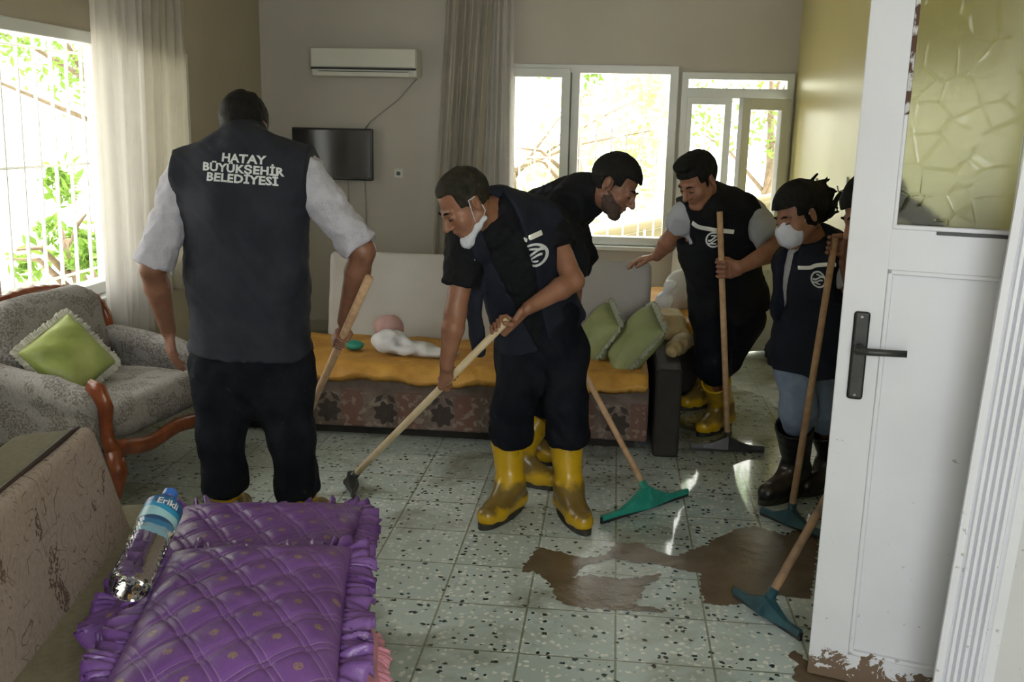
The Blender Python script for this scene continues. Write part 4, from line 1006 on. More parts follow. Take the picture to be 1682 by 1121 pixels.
# ------------------------------------------------------------------ pillows on the couch
QA, QB, QP = math.radians(38), math.radians(60), .092
def quilt(uq, vq):
    a = (-uq*math.sin(QA)+vq*math.cos(QA))/QP+9; b = (uq*math.sin(QB)+vq*math.cos(QB))/QP; fa, fb = a-np.floor(a), b-np.floor(b); d = 0
    for f_ in (fa, fb):
        for c0_ in (.08, .24): d = d-np.exp(-((f_-c0_)/.035)**2)*.0035
        d = d+.0045*np.sin(np.clip((f_-.24)/.84, 0, 1)*math.pi)**.7
    return d
def satin_pillow(mid, z, ang, w_, h_, t, seed, label, n=130, lean=(0, 0)):
    ex = A(math.cos(ang), math.sin(ang), lean[0]); ey = A(-math.sin(ang), math.cos(ang), lean[1])
    c = G(*mid, z)-unit(ey)*h_/2
    return cushion('pillow', c, ex, ey, w_, h_, t, 'quilt', label, 'pillow', 'purple quilted pillows on the couch', 'ruffle', seed, fw=.058, ff=64, fz=.020, n=n, disp=quilt, sag=.30, p=3.2, fname='ruffle')
satin_pillow((452, 832), .500, math.radians(9), .52, .70, .10, 5, 'purple quilted satin pillow underneath, its ruffle showing along the far end of the couch')
satin_pillow((432, 905), .585, math.radians(13), .43, .72, .12, 9, 'purple quilted satin pillow with gold dots, uppermost in the foreground')
pk = cushion('pillow', G(548, 1098, .40), A(.97, .25, -.55), A(-.25, .97, .0), .22, .46, .11, 'pink', 'pink ruffled pillow sticking out under the purple pillows', 'pillow', None, 'pink', 4, fw=.04, ff=50, fz=.012, sag=.3, fname='ruffle')
# ------------------------------------------------------------------ water bottle
M['pet'] = pr('clear_bottle_plastic', (.96, .98, 1.0), .02, trans=1.0, IOR=1.36); bump(M['pet'], noise(M['pet'], 34, 2), .25, .005)
M['cap'] = pr('blue_bottle_cap', (.03, .14, .55), .35)
def label_mat():
    m = pr('blue_bottle_label', (.02, .22, .42), .35); tc = N(m, 'ShaderNodeTexCoord'); sp = N(m, 'ShaderNodeSeparateXYZ'); L(m, tc.outputs['UV'], sp.inputs[0])
    z = math_n(m, 'ADD', sp.outputs[1], math_n(m, 'MULTIPLY', math_n(m, 'SINE', math_n(m, 'MULTIPLY', sp.outputs[0], 14)), .10))
    setc(m, ramp(m, z, [(.30, (.30, .52, .60)), (.40, (.30, .52, .60)), (.42, (.02, .25, .50)), (.62, (.02, .25, .50)), (.66, (.015, .10, .26))])); return m
M['label'] = label_mat()
B0 = G(208, 972, .630); B1 = G(268, 838, .715); ab = unit(B1-B0); B1 = B0+ab*.315
bo = empty('water_bottle', B0, 'clear plastic water bottle with blue cap and label, lying between backrest and purple pillow', 'bottle')
prof = [(0, .012), (.002, .034), (.012, .042), (.02, .0435)]
for i in range(12): prof += [(.028+i*.0145, .0442), (.0350+i*.0145, .0395)]
prof += [(.205, .0435), (.245, .0435), (.262, .038), (.278, .026), (.290, .0155), (.300, .0135)]
MB().lathe(B0, B1, prof, 36).build('body', 'pet', bo, smooth=True)
MB().lathe(B0+ab*.293, B1+ab*.02, [(0, .0165), (.001, .0175), (.020, .0172), (.022, .015)], 24).build('cap', 'cap', bo, smooth=False)
x_ = unit(np.cross(ab, A(0, 0, 1))); y_ = np.cross(x_, ab)
V = []; uv = []; n_ = 40
for i in range(n_+1):
    a = 2*math.pi*i/n_
    for k, t in enumerate((.190, .255)): V.append(B0+ab*t+.0446*(math.cos(a)*x_+math.sin(a)*y_)); uv.append((i/n_, k))
lb = mesh('label', V, [(2*i, 2*i+2, 2*i+3, 2*i+1) for i in range(n_)], 'label', bo, True, uv=uv)
tv_, tf_ = text_mesh('Erikli', .026, .0006, 2, 1)
tocam = unit(EYEP-B0); zc = perp(tocam, ab); xc = np.cross(ab, zc)
VV = [B0+ab*(.228+p_[1])+.0462*(zc*math.cos(p_[0]/.0462+.1)+xc*math.sin(p_[0]/.0462+.1)) for p_ in tv_]
mesh('lettering', VV, tf_, 'white_flat', lb, False)
# ------------------------------------------------------------------ white door leaf, nearly closed, hinged at the right
E0 = A(*G(1325, 1108)[:2], 0); HN = A(1.085, 2.615, 0); dd = unit(HN-E0); nn = A(dd[1], -dd[0], 0); LW_ = np.linalg.norm(HN-E0)
d_ = lambda s_, t, z: E0+dd*s_+nn*t+A(0, 0, z)
RD = np.array([dd, nn, A(0, 0, 1)]).T
def dbox(mb, s0, s1, t0, t1, z0, z1, bev=.0):
    m = MB().box(A(s0, t0, z0), A(s1, t1, z1), bev); mb.add([d_(*v) for v in m.V], m.F); return mb
def sat(px, py): # position along the leaf and height for a sight line
    d = ray(px, py); k = ((E0-EYEP)@nn)/(d@nn); p = EYEP+d*k; return (p-E0)@dd, p[2]
gs, gz = sat(1466, 376); _, pz1 = sat(1450, 442); ps, _ = sat(1448, 445); _, pz0 = sat(1380, 1072)
dr = empty('door_2', d_(0, 0, 0)); dr['kind'] = 'structure'
fr_ = MB(); st = gs
dbox(fr_, 0, gs, -.04, 0, .005, 2.06, .003); dbox(fr_, LW_-.07, LW_, -.04, 0, .005, 2.06, .003)
dbox(fr_, gs-.001, LW_-.069, -.0395, -.0005, pz1, gz); dbox(fr_, gs-.001, LW_-.069, -.0395, -.0005, .005, pz0); dbox(fr_, gs-.001, LW_-.069, -.0395, -.0005, 1.98, 2.06)
ps = sat(1415, 700)[0]
if ps > gs: pass
fr_.build('frame', 'door_paint', dr)
pn = MB(); dbox(pn, gs-.002, LW_-.068, -.034, -.012, pz0-.002, pz1+.002); pn.build('lower_panel', 'door_paint', dr)
mo = MB(); iw = .014
for a, b, c, d in ((gs, gs+iw, pz0, pz1), (LW_-.07-iw, LW_-.07, pz0, pz1), (gs, LW_-.07, pz1-iw, pz1), (gs, LW_-.07, pz0, pz0+iw)): dbox(mo, a, b, -.015, .003, c, d, .004)
mo.build('moulding', 'door_paint', dr)
gl = MB(); dbox(gl, gs+.004, LW_-.066, -.024, -.018, gz-.002, 1.982); gl.build('glass_pane', 'tex_glass', dr)
be = MB(); dbox(be, gs-.001, gs+.011, -.016, .004, gz+.30, 1.98, .003); be.build('chipped_bead', 'chipped', dr)
be = MB(); dbox(be, gs-.001, gs+.010, -.016, .003, gz, gz+.30, .003); dbox(be, gs, LW_-.07, -.016, .003, gz-.001, gz+.012, .003); be.build('bead', 'door_paint', dr)
sx, sz = sat(1610, 388)
be = MB(); dbox(be, gs+.11, LW_-.072, -.001, .0035, gz-.010, gz-.001, .001); be.build('broken_bead', 'rubber', dr)
hs, hz1 = sat(1420, 512); _, hz0 = sat(1406, 655); ls, lz = sat(1425, 572)
hp = MB(); 
hs -= .004
dbox(hp, hs-.021, hs+.021, 0, .009, hz0, hz1, .008); ho = hp.build('door_handle', 'rubber', dr)
MB().tube([d_(hs, .005, lz), d_(hs, .052, lz)], [.013, .011], 12).tube([d_(hs-.004, .050, lz), d_(hs+.03, .054, lz), d_(hs+.125, .050, lz+.004)], [.0115, .010, .0095], 10, flat=(1, 1)).build('lever', 'rubber', ho, smooth=True)
MB().lathe(d_(hs, .008, hz0+.055), d_(hs, .012, hz0+.055), [(0, .009), (.003, .009)], 14).build('keyhole', 'black_plastic', ho)
M['screw'] = pr('screw_steel', (.25, .25, .24), .35, .9)
for zz in (hz0+.012, hz1-.014): MB().lathe(d_(hs, .008, zz), d_(hs, .012, zz), [(0, .004), (.0025, .0035)], 10).build('screw', 'screw', ho)
# ------------------------------------------------------------------ fluted casing and the wall end beside it
cb0 = P(1545, 1040, 2.46); ct0 = P(1680, 252, 2.46); tl_ = unit(ct0-cb0); cdir = perp(unit(A(.98, -.20, 0)), tl_); cn = np.cross(cdir, tl_)
if cn[1] > 0: cn = -cn
k0 = -cb0[2]/tl_[2]; kt = (ZC-.02-cb0[2])/tl_[2]
prof2 = [(0, 0), (0, .020), (.018, .024), (.024, .016)]
for i in range(5): prof2 += [(.028+i*.0165, .026), (.036+i*.0165, .026), (.040+i*.0165, .014)]
prof2 += [(.116, .022), (.140, .020), (.140, 0)]
V = []
for t in np.linspace(k0, kt, 14):
    for (s_, h) in prof2: V.append(cb0+tl_*t+cdir*s_+cn*h)
np_ = len(prof2); F = [(j*np_+i, j*np_+(i+1) % np_, (j+1)*np_+(i+1) % np_, (j+1)*np_+i) for j in range(13) for i in range(np_)]+[tuple(range(np_))[::-1], tuple(range(13*np_, 14*np_))]
V = [np.array(v) for v in V]
for v in V: v[2] = min(max(v[2], .0), ZC-.002)
tr = mesh('trim_4', V, F, 'casing', None, False); tr['kind'] = 'structure'
wb = P(1600, 1100, 2.47)
M['wall_near'] = door_paint('white_wall_end_paint', (.66, .66, .68))
struct('wall_partition', (wb[0], 2.47, 0), (XR, 2.60, ZC), 'wall_near')
# ------------------------------------------------------------------ mud on the floor
def puddle(pts, name, label, seed, z=.006, mat='mud', cat='mud', holes=()):
    """flat sheet of mud with ragged rim, slightly domed"""
    P0 = np.array([G(*p)[:2] for p in pts]); rr = np.random.default_rng(seed); out = []
    n = len(P0)
    for i in range(n):
        a, b = P0[i], P0[(i+1) % n]; m = max(2, int(np.linalg.norm(b-a)/.012)); per = A(-(b-a)[1], (b-a)[0])/max(np.linalg.norm(b-a), 1e-6)
        for k in range(m): out.append(a+(b-a)*k/m+per*rr.normal()*.0045)
    bm = bmesh.new(); vs = [bm.verts.new((p[0], p[1], z*.3)) for p in out]; f = bm.faces.new(vs)
    if f.normal.z < 0: f.normal_flip()
    r = bmesh.ops.inset_region(bm, faces=[f], thickness=.010, depth=0)
    for v in bm.verts:
        if not v.is_boundary: v.co.z = z
    bmesh.ops.triangulate(bm, faces=[f for f in bm.faces if len(f.verts) > 4])
    bm.normal_update()
    for f in bm.faces:
        if f.normal.z < 0: f.normal_flip()
    V = [v.co[:] for v in bm.verts]; bm.verts.index_update(); F = [[v.index for v in f.verts] for f in bm.faces]; bm.free()
    o = mesh(name, V, F, mat, None, True); tag(o, label, cat); return o
mp_ = puddle([(862, 925), (858, 940), (885, 943), (905, 962), (912, 985), (935, 997), (1010, 1004), (1062, 1006), (1098, 1006), (1038, 993), (1052, 984), (1058, 965), (1082, 952), (1085, 943), (1050, 950), (1018, 952), (975, 945), (940, 950), (960, 930), (1010, 918), (1040, 925), (1085, 928), (1130, 940), (1150, 943), (1148, 965), (1155, 992), (1190, 997), (1240, 988), (1260, 978), (1330, 985), (1345, 900), (1338, 860), (1290, 880), (1240, 866), (1215, 868), (1185, 882), (1160, 895), (1110, 915), (1075, 905), (1052, 893), (1015, 893), (995, 912), (960, 918), (930, 910), (885, 900)],
             'mud_puddle', 'sheet of wet brown mud spread over the terrazzo in front of the white door', 3)
mp2 = puddle([(1296, 1078), (1310, 1092), (1300, 1112), (1330, 1140), (1500, 1160), (1640, 1160), (1640, 1118), (1560, 1110), (1520, 1112), (1450, 1106), (1380, 1108), (1340, 1100), (1322, 1082), (1306, 1070)], 'mud_puddle', 'strip of mud under the bottom edge of the white door', 5)
PEOPLE = {}
def person(label, J, skin, voxel=.005, head=None, hands=(), group=None, hs=1.0, extra=()):
    """one continuous body: head, neck, trunk, arms, hands, legs"""
    c, f, u = head
    hp, q, R = head_prims(c, f, u, hs)
    s = J.get('s', 1.0)
    tp, up, lat, dep = torso_prims(J, -.018, s)
    body = hp + [U(rc(c-unit(u)*.05*hs-unit(f)*.02*hs, J['neck'], .052*hs, .060*s), .03)] + tp
    body += arm_prims(J['shA'], J['elA'], J['wrA'], s)+arm_prims(J['shB'], J['elB'], J['wrB'], s)
    for x in 'AB':
        body += [U(rc(J['hip'+x], J['kn'+x], .070*s, .040*s), .03), U(rc(J['kn'+x], J['an'+x], .040*s, .028*s), .02)]
    for h in hands: body += h
    body += list(extra)
    pts = [v for k, v in J.items() if hasattr(v, 'shape')]+[c]
    lo, hi = bounds(pts, .20)
    V, F = sdf_mesh(body, voxel, lo, hi)
    base = A((J['anA'][0]+J['anB'][0])/2, (J['anA'][1]+J['anB'][1])/2, 0)
    o = mesh('person', V, F, skin, None, True, origin=base)
    tag(o, label, 'person', group)
    return o, q, R
def hair(o, c, f, u, s, mat='hair', extra=(), disp=(.004, 120), vox=.005, **kw):
    w_ = wob(disp[0], disp[1], 5)
    blob('hair', hair_prims(c, f, u, s, **kw)+list(extra), vox, c-.2, c+.2, mat, o, disp=w_)
def eyes(o, q, s, mat='hair', brow=True):
    for sg in (1, -1):
        m = MB(); m.tube([q(sg*.012, .0945, .021), q(sg*.030, .0935, .027), q(sg*.048, .078, .020)], [.003*s, .0042*s, .0025*s], 8); m.build('eyebrow', mat, o, smooth=True)
    for sg in (1, -1):
        MB().tube([q(sg*.018, .0905, -.003), q(sg*.031, .0935, -.0055), q(sg*.044, .0845, -.003)], [.0014*s, .0024*s, .0014*s], 8).build('eyelashes', mat, o, smooth=True)
def trousers(o, J, mat, g=.0, s=1.0, legA=.30, legB=.30, vox=.009, hipr=.165, blouse=.082, seed=3, top=None, thigh=.100):
    """pelvis and two legs down to the boot tops (fractions along knee-ankle)"""
    up = unit(J['chest']-J['pelvis']); lat = perp(J['hipB']-J['hipA'], up); dep = np.cross(lat, up)
    p = [U(frc(J['pelvis']+up*.06, J['pelvis']-A(0, 0, .05), hipr*s*.93, hipr*s, dep, .72), 0)]
    for x, lf in (('A', legA), ('B', legB)):
        e = J['kn'+x]+(J['an'+x]-J['kn'+x])*lf
        p += [U(rc(J['hip'+x], J['kn'+x], thigh*s, .080*s), .05), U(rc(J['kn'+x], e, .080*s, blouse*s), .04)]
        d = unit(J['an'+x]-J['kn'+x])
        pl = plane(e+d*.035, d); ctr = e
        p.append(S(lambda P_, pl=pl, ctr=ctr: np.maximum(-pl(P_), np.sqrt(((P_-ctr)**2).sum(1))-.22), .010))
    p.append(I(plane(J['pelvis']+up*.16, up)))
    lo, hi = bounds([J[k] for k in ('pelvis', 'hipA', 'hipB', 'knA', 'knB', 'anA', 'anB')], .24)
    w1 = wob(.010, 34, seed, (1, 1, .7)); w2 = wob(.005, 80, seed+1, (1, 1, .6))
    return blob('trousers', p, vox, lo, hi, mat, o, disp=lambda P_: w1(P_)+w2(P_))
def neck_hole(J, dep, up, s, vd):
    n = J['neck']; h = unit(J['head']-n)
    o = [S(rc(n+h*.014, n+h*.20, .056*s, .070*s), .01)]
    if vd: o.append(S(rc(n+dep*.075*s+h*.03, n+dep*.125*s-up*vd, .040*s, .010*s), .01))
    return o
def sleeves(o, J, mat, s=1.0, fr=(.5, .5), r=(.070, .062), g=.004, vox=.009, name='shirt', seed=11, neckcut=.05, cuff=0, body=True, wamp=.006, extra=(), neckhole=True, vdepth=.04):
    """shirt or polo: trunk plus two sleeves cut at fractions fr of the upper arm (>1 runs into the forearm)"""
    tp, up, lat, dep = torso_prims(J, g, s)
    p = (tp if body else []) 
    for x, f in (('A', fr[0]), ('B', fr[1])):
        sh, el, wr = J['sh'+x], J['el'+x], J['wr'+x]
        if f <= 1.0: e = sh+(el-sh)*f; d = unit(el-sh); p += [U(rc(sh, e, r[0]*s, r[1]*s), .025), ]
        else: e = el+(wr-el)*(f-1); d = unit(wr-el); p += [U(rc(sh, el, r[0]*s, r[1]*s), .025), U(rc(el, e, r[1]*s, r[1]*s*.97), .02)]
        if cuff: p.append(U(rc(e-d*.065, e-d*.012, r[1]*s*1.07, r[1]*s*1.10), .004))
        pl = plane(e, d)
        p.append(S(lambda P_, pl=pl, ctr=e: np.maximum(-pl(P_), np.sqrt(((P_-ctr)**2).sum(1))-.13), .004))
    p.append(I(plane(J['pelvis']-up*.08, -up)))
    if neckhole: p += neck_hole(J, dep, up, s, vdepth)
    p += list(extra)
    lo, hi = bounds([J[k] for k in ('pelvis', 'neck', 'shA', 'shB', 'elA', 'elB', 'wrA', 'wrB')], .25)
    w1 = wob(wamp, 60, seed); w2 = wob(wamp*.5, 130, seed+1)
    return blob(name, p, vox, lo, hi, mat, o, disp=lambda P_: w1(P_)+w2(P_))
def vest(o, J, mat, s=1.0, g=.022, hem=.12, collar=.07, vox=.008, seed=21, open_w=0, arm=.0, belly=.0, flare=.0, name='vest', extra=(), capw=.0, wamp=.007, cut=.03, cr=(.086, .078)):
    tp, up, lat, dep = torso_prims(J, g, s, belly)
    p = list(tp)
    p.append(U(frc(J['pelvis']-up*hem, J['pelvis']+up*.05, (.180+g+flare)*s, (.172+g)*s, dep, .70), .03))
    p += [e for e in extra if e[0] == 'u']; extra = [e for e in extra if e[0] != 'u']
    # arm holes: outer ends cut square
    for x, sg in (('A', -1), ('B', 1)):
        pl = plane(J['sh'+x]+lat*sg*cut, lat*sg); ct = J['sh'+x]
        p.append(S(lambda P_, pl=pl, ct=ct: np.maximum(-pl(P_), np.sqrt(((P_-ct-up*.05)**2).sum(1))-.20), .008))
    p.append(I(plane(J['pelvis']-up*hem, -up), .004))
    if collar:
        nk = unit(J['head']-J['neck'])
        p.append(U(rc(J['neck']-nk*.02, J['neck']+nk*collar, cr[0]*s, cr[1]*s), .02))
        p.append(S(rc(J['neck']+nk*(collar-.035), J['neck']+nk*(collar+.12), .056*s, .070*s), .006))
    else: p += neck_hole(J, dep, up, s, .06)
    if open_w:
        mid = (J['pelvis']+J['chest'])/2
        c0 = J['pelvis']-up*(hem+.05); c1 = J['neck']
        fz = J.get('front', dep)
        sh_ = J.get('open_shift', 0.0)
        def wedge(P_):
            q_ = P_-c0; h = q_@up; x = np.abs(q_@lat-sh_)-(open_w*(.25+.75*np.clip((h-J.get('open_low', 0))/.5, -.4, 1))); y = -(q_@fz)+.03
            return np.maximum(x, y)
        p.append(S(wedge, .008))
    p += list(extra)
    lo, hi = bounds([J[k] for k in ('pelvis', 'neck', 'shA', 'shB', 'head')]+[J['pelvis']-up*hem], .27)
    w1 = wob(wamp, 26, seed, (1, 1, .6)); w2 = wob(wamp*.45, 70, seed+1)
    return blob(name, p, vox, lo, hi, mat, o, disp=lambda P_: w1(P_)+w2(P_))
def JJ(**k): return {a: (b if not isinstance(b, tuple) else (P(*b) if len(b) == 3 else G(*b))) for a, b in k.items()}
# --- man in the lettered vest, seen from behind
def man_back():
    J = JJ(pelvis=(412, 575, 3.52), chest=(402, 350, 3.50), neck=(400, 262, 3.52), head=(401, 212, 3.62), shA=(306, 292, 3.50), shB=(500, 290, 3.50),
           elA=(250, 440, 3.42), wrA=(277, 545, 3.62), elB=(596, 412, 3.50), wrB=(566, 528, 3.66),
           hipA=(368, 600, 3.52), hipB=(462, 600, 3.52), knA=(364, 715, 3.46), knB=(480, 715, 3.46))
    J['anA'] = A(J['knA'][0]-.01, 3.50, .11); J['anB'] = A(J['knB'][0]+.01, 3.50, .11); J['s'] = 1.1
    f, u = unit(A(.05, .88, -.47)), A(0, .47, .88)
    stb = A(*G(487, 742)[:2], .055); g = P(561, 558, 3.70); ax = unit(g-stb); top = g+ax*.50
    back = unit(J['wrB']-g+A(-.02, -.03, 0)); wr = J['wrB']
    hd = grip(g, ax, perp(wr-g, ax), wr+(g-wr)*.12, 1, 1.08, .017)
    h2 = open_hand(J['wrA'], A(.12, -.05, -1), A(.6, .5, 0), 1.02, .30, -1)
    o, q, R = person('person seen from behind in a lettered charcoal vest, sleeves rolled up, near the armchair', J, M['skin_b'], .0055, (J['head'], f, u), (hd, h2), 'people clearing the room', 1.02)
    hair(o, J['head'], f, u, 1.04, 'hair', low=-.075, th=.012)
    sleeves(o, J, 'shirt_pattern', 1.1, (.99, .96), (.070, .060), g=.006, cuff=1, wamp=.010, seed=4, neckhole=False)
    v, V, F = vest(o, J, 'vest_grey', 1.1, g=.036, hem=.005, collar=.105, flare=.012, wamp=.010, belly=.012, cut=.032, cr=(.105, .082),
                   extra=[U(frc((J['shA']+J['chest'])/2+A(.04, -.02, .02), (J['shB']+J['chest'])/2+A(-.04, -.02, .02), .15, .15, A(0, 1, 0), .6), .05)])
    t = tree_of((V, F))
    for s_, cy, sz, dx in (('HATAY', 268, .058, 397), ('BÜYÜKŞEHİR', 285, .058, 397), ('BELEDİYESİ', 301, .058, 397)):
        tv, tf = text_mesh(s_, sz, .0022, 2, 2, 1.04)
        c = P(dx, cy, 3.1); wd = {'HATAY': .158, 'BÜYÜKŞEHİR': .292, 'BELEDİYESİ': .252}[s_]
        sx = wd/(tv[:, 0].max()-tv[:, 0].min()); tv = tv*A(sx, 1, 0); x0 = (tv[:, 0].max()+tv[:, 0].min())/2
        c = P(dx, cy, 3.36)
        VV = [c+A(v_[0]-x0, 0, v_[1]*.68-.05*(v_[0]-x0)) for v_ in tv]
        decal_flat(t, VV, tf, 'lettering', 'white_flat', v, c, A(0, 1, 0), .003)
    trousers(o, J, 'trousers', s=1.1, legA=.68, legB=.68, hipr=.200, thigh=.112, blouse=.082, seed=8)
    for x, tp in (('A', -.03), ('B', .05)):
        an = J['an'+x]; make_boot(o, (an[0], 3.50), (an[0]+tp, 3.9), A(an[0]-.005, 3.48, .33), M['boot_yellow'], 1.08, top_r=.066)
    stick('squeegee', 'wooden-handled squeegee held by the person with the lettered vest, its foot hidden behind a leg', top, stb, 'wood', 'rubber', (-.28, .96), .34, 'squeegees', r=.0165)
man_back()
# --- man bending in the middle, mask under his chin
def man_mid():
    J = JJ(pelvis=(890, 548, 3.95), chest=(852, 425, 3.82), neck=(822, 352, 3.74), head=(764, 334, 3.60), shA=(768, 398, 3.66), shB=(898, 362, 3.88),
           elA=(748, 515, 3.62), wrA=(733, 602, 3.64), elB=(942, 462, 3.76), wrB=(868, 506, 3.62),
           hipA=(858, 590, 3.95), hipB=(922, 590, 3.93), knA=(844, 665, 3.83), knB=(930, 665, 3.84))
    J['anA'] = G(834, 838); J['anB'] = G(938, 842); J['anA'][2] = J['anB'][2] = .11; J['s'] = 1.0
    f = unit(A(-.66, -.42, -.62)); u = perp(A(-.40, -.20, .9), f)
    b = A(-1.115, 4.03, .055); top = P(826, 534, 3.58); ax = unit(top-b); gB = top-ax*.012; gA = b+ax*((P(729, 634, 3.66)-b)@ax)
    hA = grip(gA, ax, perp(J['wrA']-gA+A(.01, -.02, 0), ax), J['wrA']+(gA-J['wrA'])*.10, -1, 1.05, .0165, -1)
    hB = grip(gB, ax, perp(J['wrB']-gB, ax), J['wrB']+(gB-J['wrB'])*.10, 1, 1.05, .0165)
    o, q, R = person('person bending over a squeegee in an open black vest, white mask pulled under the chin', J, M['skin_a'], .0048, (J['head'], f, u), (hA, hB), 'people clearing the room', 1.02)
    hair(o, J['head'], f, u, 1.02, 'hair_grey', low=-.06, th=.008, line=.080)
    eyes(o, q, 1.02)
    sleeves(o, J, 'black_cloth', 1.0, (.62, .50), (.078, .074), g=.010, wamp=.010, seed=14, vdepth=0, extra=[S(rc(P(822, 362, 3.60), P(816, 402, 3.60), .042, .010), .01)])
    J['open_shift'] = -.075
    v, V, F = vest(o, J, 'vest', 1.0, g=.028, hem=-.02, collar=0, flare=.0, open_w=.075, wamp=.010, seed=31, cut=.03, extra=[U(frc(P(775, 440, 3.70), P(785, 575, 3.72), .040, .032, A(.3, 1, 0), .5), .03)])
    t = tree_of((V, F))
    decal_strip(t, [(863, 394), (889, 382)], .020, 'reflective_stripe', 'reflect', v)
    decal_strip(t, [(757, 430), (781, 426)], .008, 'reflective_stripe', 'reflect', v)
    emblem(t, 876, 420, .045, v)
    trousers(o, J, 'trousers', s=1.0, legA=.35, legB=.35, hipr=.185, thigh=.112, blouse=.094, seed=18)
    make_boot(o, G(838, 842)[:2], G(800, 866)[:2], P(834, 722, J['anA'][1]+.0), M['boot_yellow'], 1.05, top_r=.070)
    make_boot(o, G(932, 846)[:2], G(957, 874)[:2], P(930, 724, J['anB'][1]), M['boot_yellow'], 1.05, top_r=.070)
    # mask hooked under the chin with two ear loops
    s = 1.02
    mk = [U(rc(q(-.050, .030, -.082), q(-.016, .085, -.112), .015*s, .020*s), .02), U(rc(q(.050, .030, -.082), q(.016, .085, -.112), .015*s, .020*s), .02), U(rc(q(-.016, .085, -.112), q(.016, .085, -.112), .021*s, .021*s), .02),
          U(rc(q(.050, .030, -.082), q(.066, -.005, -.070), .014*s, .010*s), .01), U(rc(q(-.050, .030, -.082), q(-.066, -.005, -.070), .014*s, .010*s), .01)]
    w_ = wob(.003, 150, 3)
    mo, _, _ = blob('face_mask', mk, .004, q(0, .04, -.09)-.12, q(0, .04, -.09)+.12, 'mask', o, disp=w_)
    for sg in (-1, 1):
        MB().tube([q(sg*.056, .030, -.070), q(sg*.066, .020, -.03), q(sg*.080, .008, .022), q(sg*.088, -.018, .020)], .0022, 8).build('ear_loop', 'mask', mo, smooth=True)
        MB().tube([q(sg*.068, -.002, -.068), q(sg*.080, -.022, -.045), q(sg*.088, -.022, -.02)], .0022, 8).build('ear_loop', 'mask', mo, smooth=True)
    stick('squeegee', 'pale wooden squeegee held diagonally in both hands by the masked bending person', top+ax*.03, b, 'wood_pale', 'rubber', (-.30, .95), .28, 'squeegees', r=.0150)
man_mid()
# --- bearded man behind him, face turned down to the right
def man_behind():
    J = JJ(pelvis=(890, 520, 4.50), chest=(908, 385, 4.46), neck=(958, 322, 4.36), head=(1010, 305, 4.28), shA=(922, 345, 4.26), shB=(928, 328, 4.60),
           elA=(942, 428, 4.14), wrA=(942, 525, 4.16), elB=(958, 420, 4.58), wrB=(950, 520, 4.36),
           hipA=(885, 575, 4.42), hipB=(890, 570, 4.60), knA=(893, 655, 4.34), knB=(893, 640, 4.58))
    J['anA'] = A(*G(852, 790)[:2], .11); J['anB'] = A(*G(860, 757)[:2], .11); J['s'] = 1.0
    f = unit(A(.80, -.30, -.52)); u = perp(A(.5, 0, .85), f)
    b = A(*G(1061, 838)[:2], .085); g = P(938, 572, 4.15); ax = unit(g-b)
    hA = grip(g, ax, perp(J['wrA']-g, ax), J['wrA']+(g-J['wrA'])*.1, 1, 1.0, .0145)
    g2 = g+ax*.16; J['wrB'] = g2+A(.02, .07, .02); hB = grip(g2, ax, perp(J['wrB']-g2, ax), J['wrB'], -1, 1.0, .0145)
    o, q, R = person('bearded person in black bending behind the masked one, face turned down to the right', J, M['skin_b'], .0055, (J['head'], f, u), (hA, hB), 'people clearing the room', 1.03)
    hair(o, J['head'], f, u, 1.03, 'hair', low=-.06, th=.016, line=.062)
    eyes(o, q, 1.03)
    def bkeep(P_, q0=q(0, 0, 0), R=R, s=1.03):
        l = (P_-q0)@R.T/s; x, y, z = l.T
        lips = np.sqrt(np.maximum(np.abs(x)-.016, 0)**2+(y-.092)**2+(z+.065)**2)-.010
        return np.maximum(np.maximum(z+.022+y*.40, -y-.004), -lips)*s
    bd = [h for h in head_prims(J['head'], f, u, 1.03)[0]]+[I(bkeep, .004)]
    w_ = wob(.0015, 220, 9)
    blob('beard', bd, .004, J['head']-.18, J['head']+.18, 'beard', o, disp=lambda P_: w_(P_)-.0016)
    sleeves(o, J, 'black_cloth', 1.0, (1.25, 1.25), (.072, .062), g=.010, wamp=.010, seed=24)
    v, V, F = vest(o, J, 'black_cloth', 1.0, g=.026, hem=.02, collar=.075, wamp=.010, seed=41, cut=.03, extra=[U(rc(P(893, 352, 4.50), P(935, 336, 4.45), .125, .11), .05)])
    t = tree_of((V, F))
    for k, (xa, xb) in enumerate(((881, 892), (896, 908), (912, 924))): decal_strip(t, [(xa, 316-k*3), (xb, 311-k*3)], .040, 'lettering', 'vest_grey', v)
    trousers(o, J, 'trousers', s=1.0, legA=.15, legB=.15, hipr=.17, thigh=.095, blouse=.080, seed=28)
    make_boot(o, G(850, 790)[:2], G(892, 800)[:2], P(886, 690, 4.33), M['boot_yellow'], 1.02)
    make_boot(o, G(858, 757)[:2], G(900, 761)[:2], P(884, 680, 4.56), M['boot_yellow'], 1.02)
    hd = unit(A(*(G(1140, 818)-G(987, 868))[:2], 0))
    stick('squeegee', 'squeegee with a wide teal green head lying across the terrazzo floor', g2+ax*.20, b, 'wood', 'teal', hd, .53, 'squeegees', r=.0130, hh=.075)
man_behind()
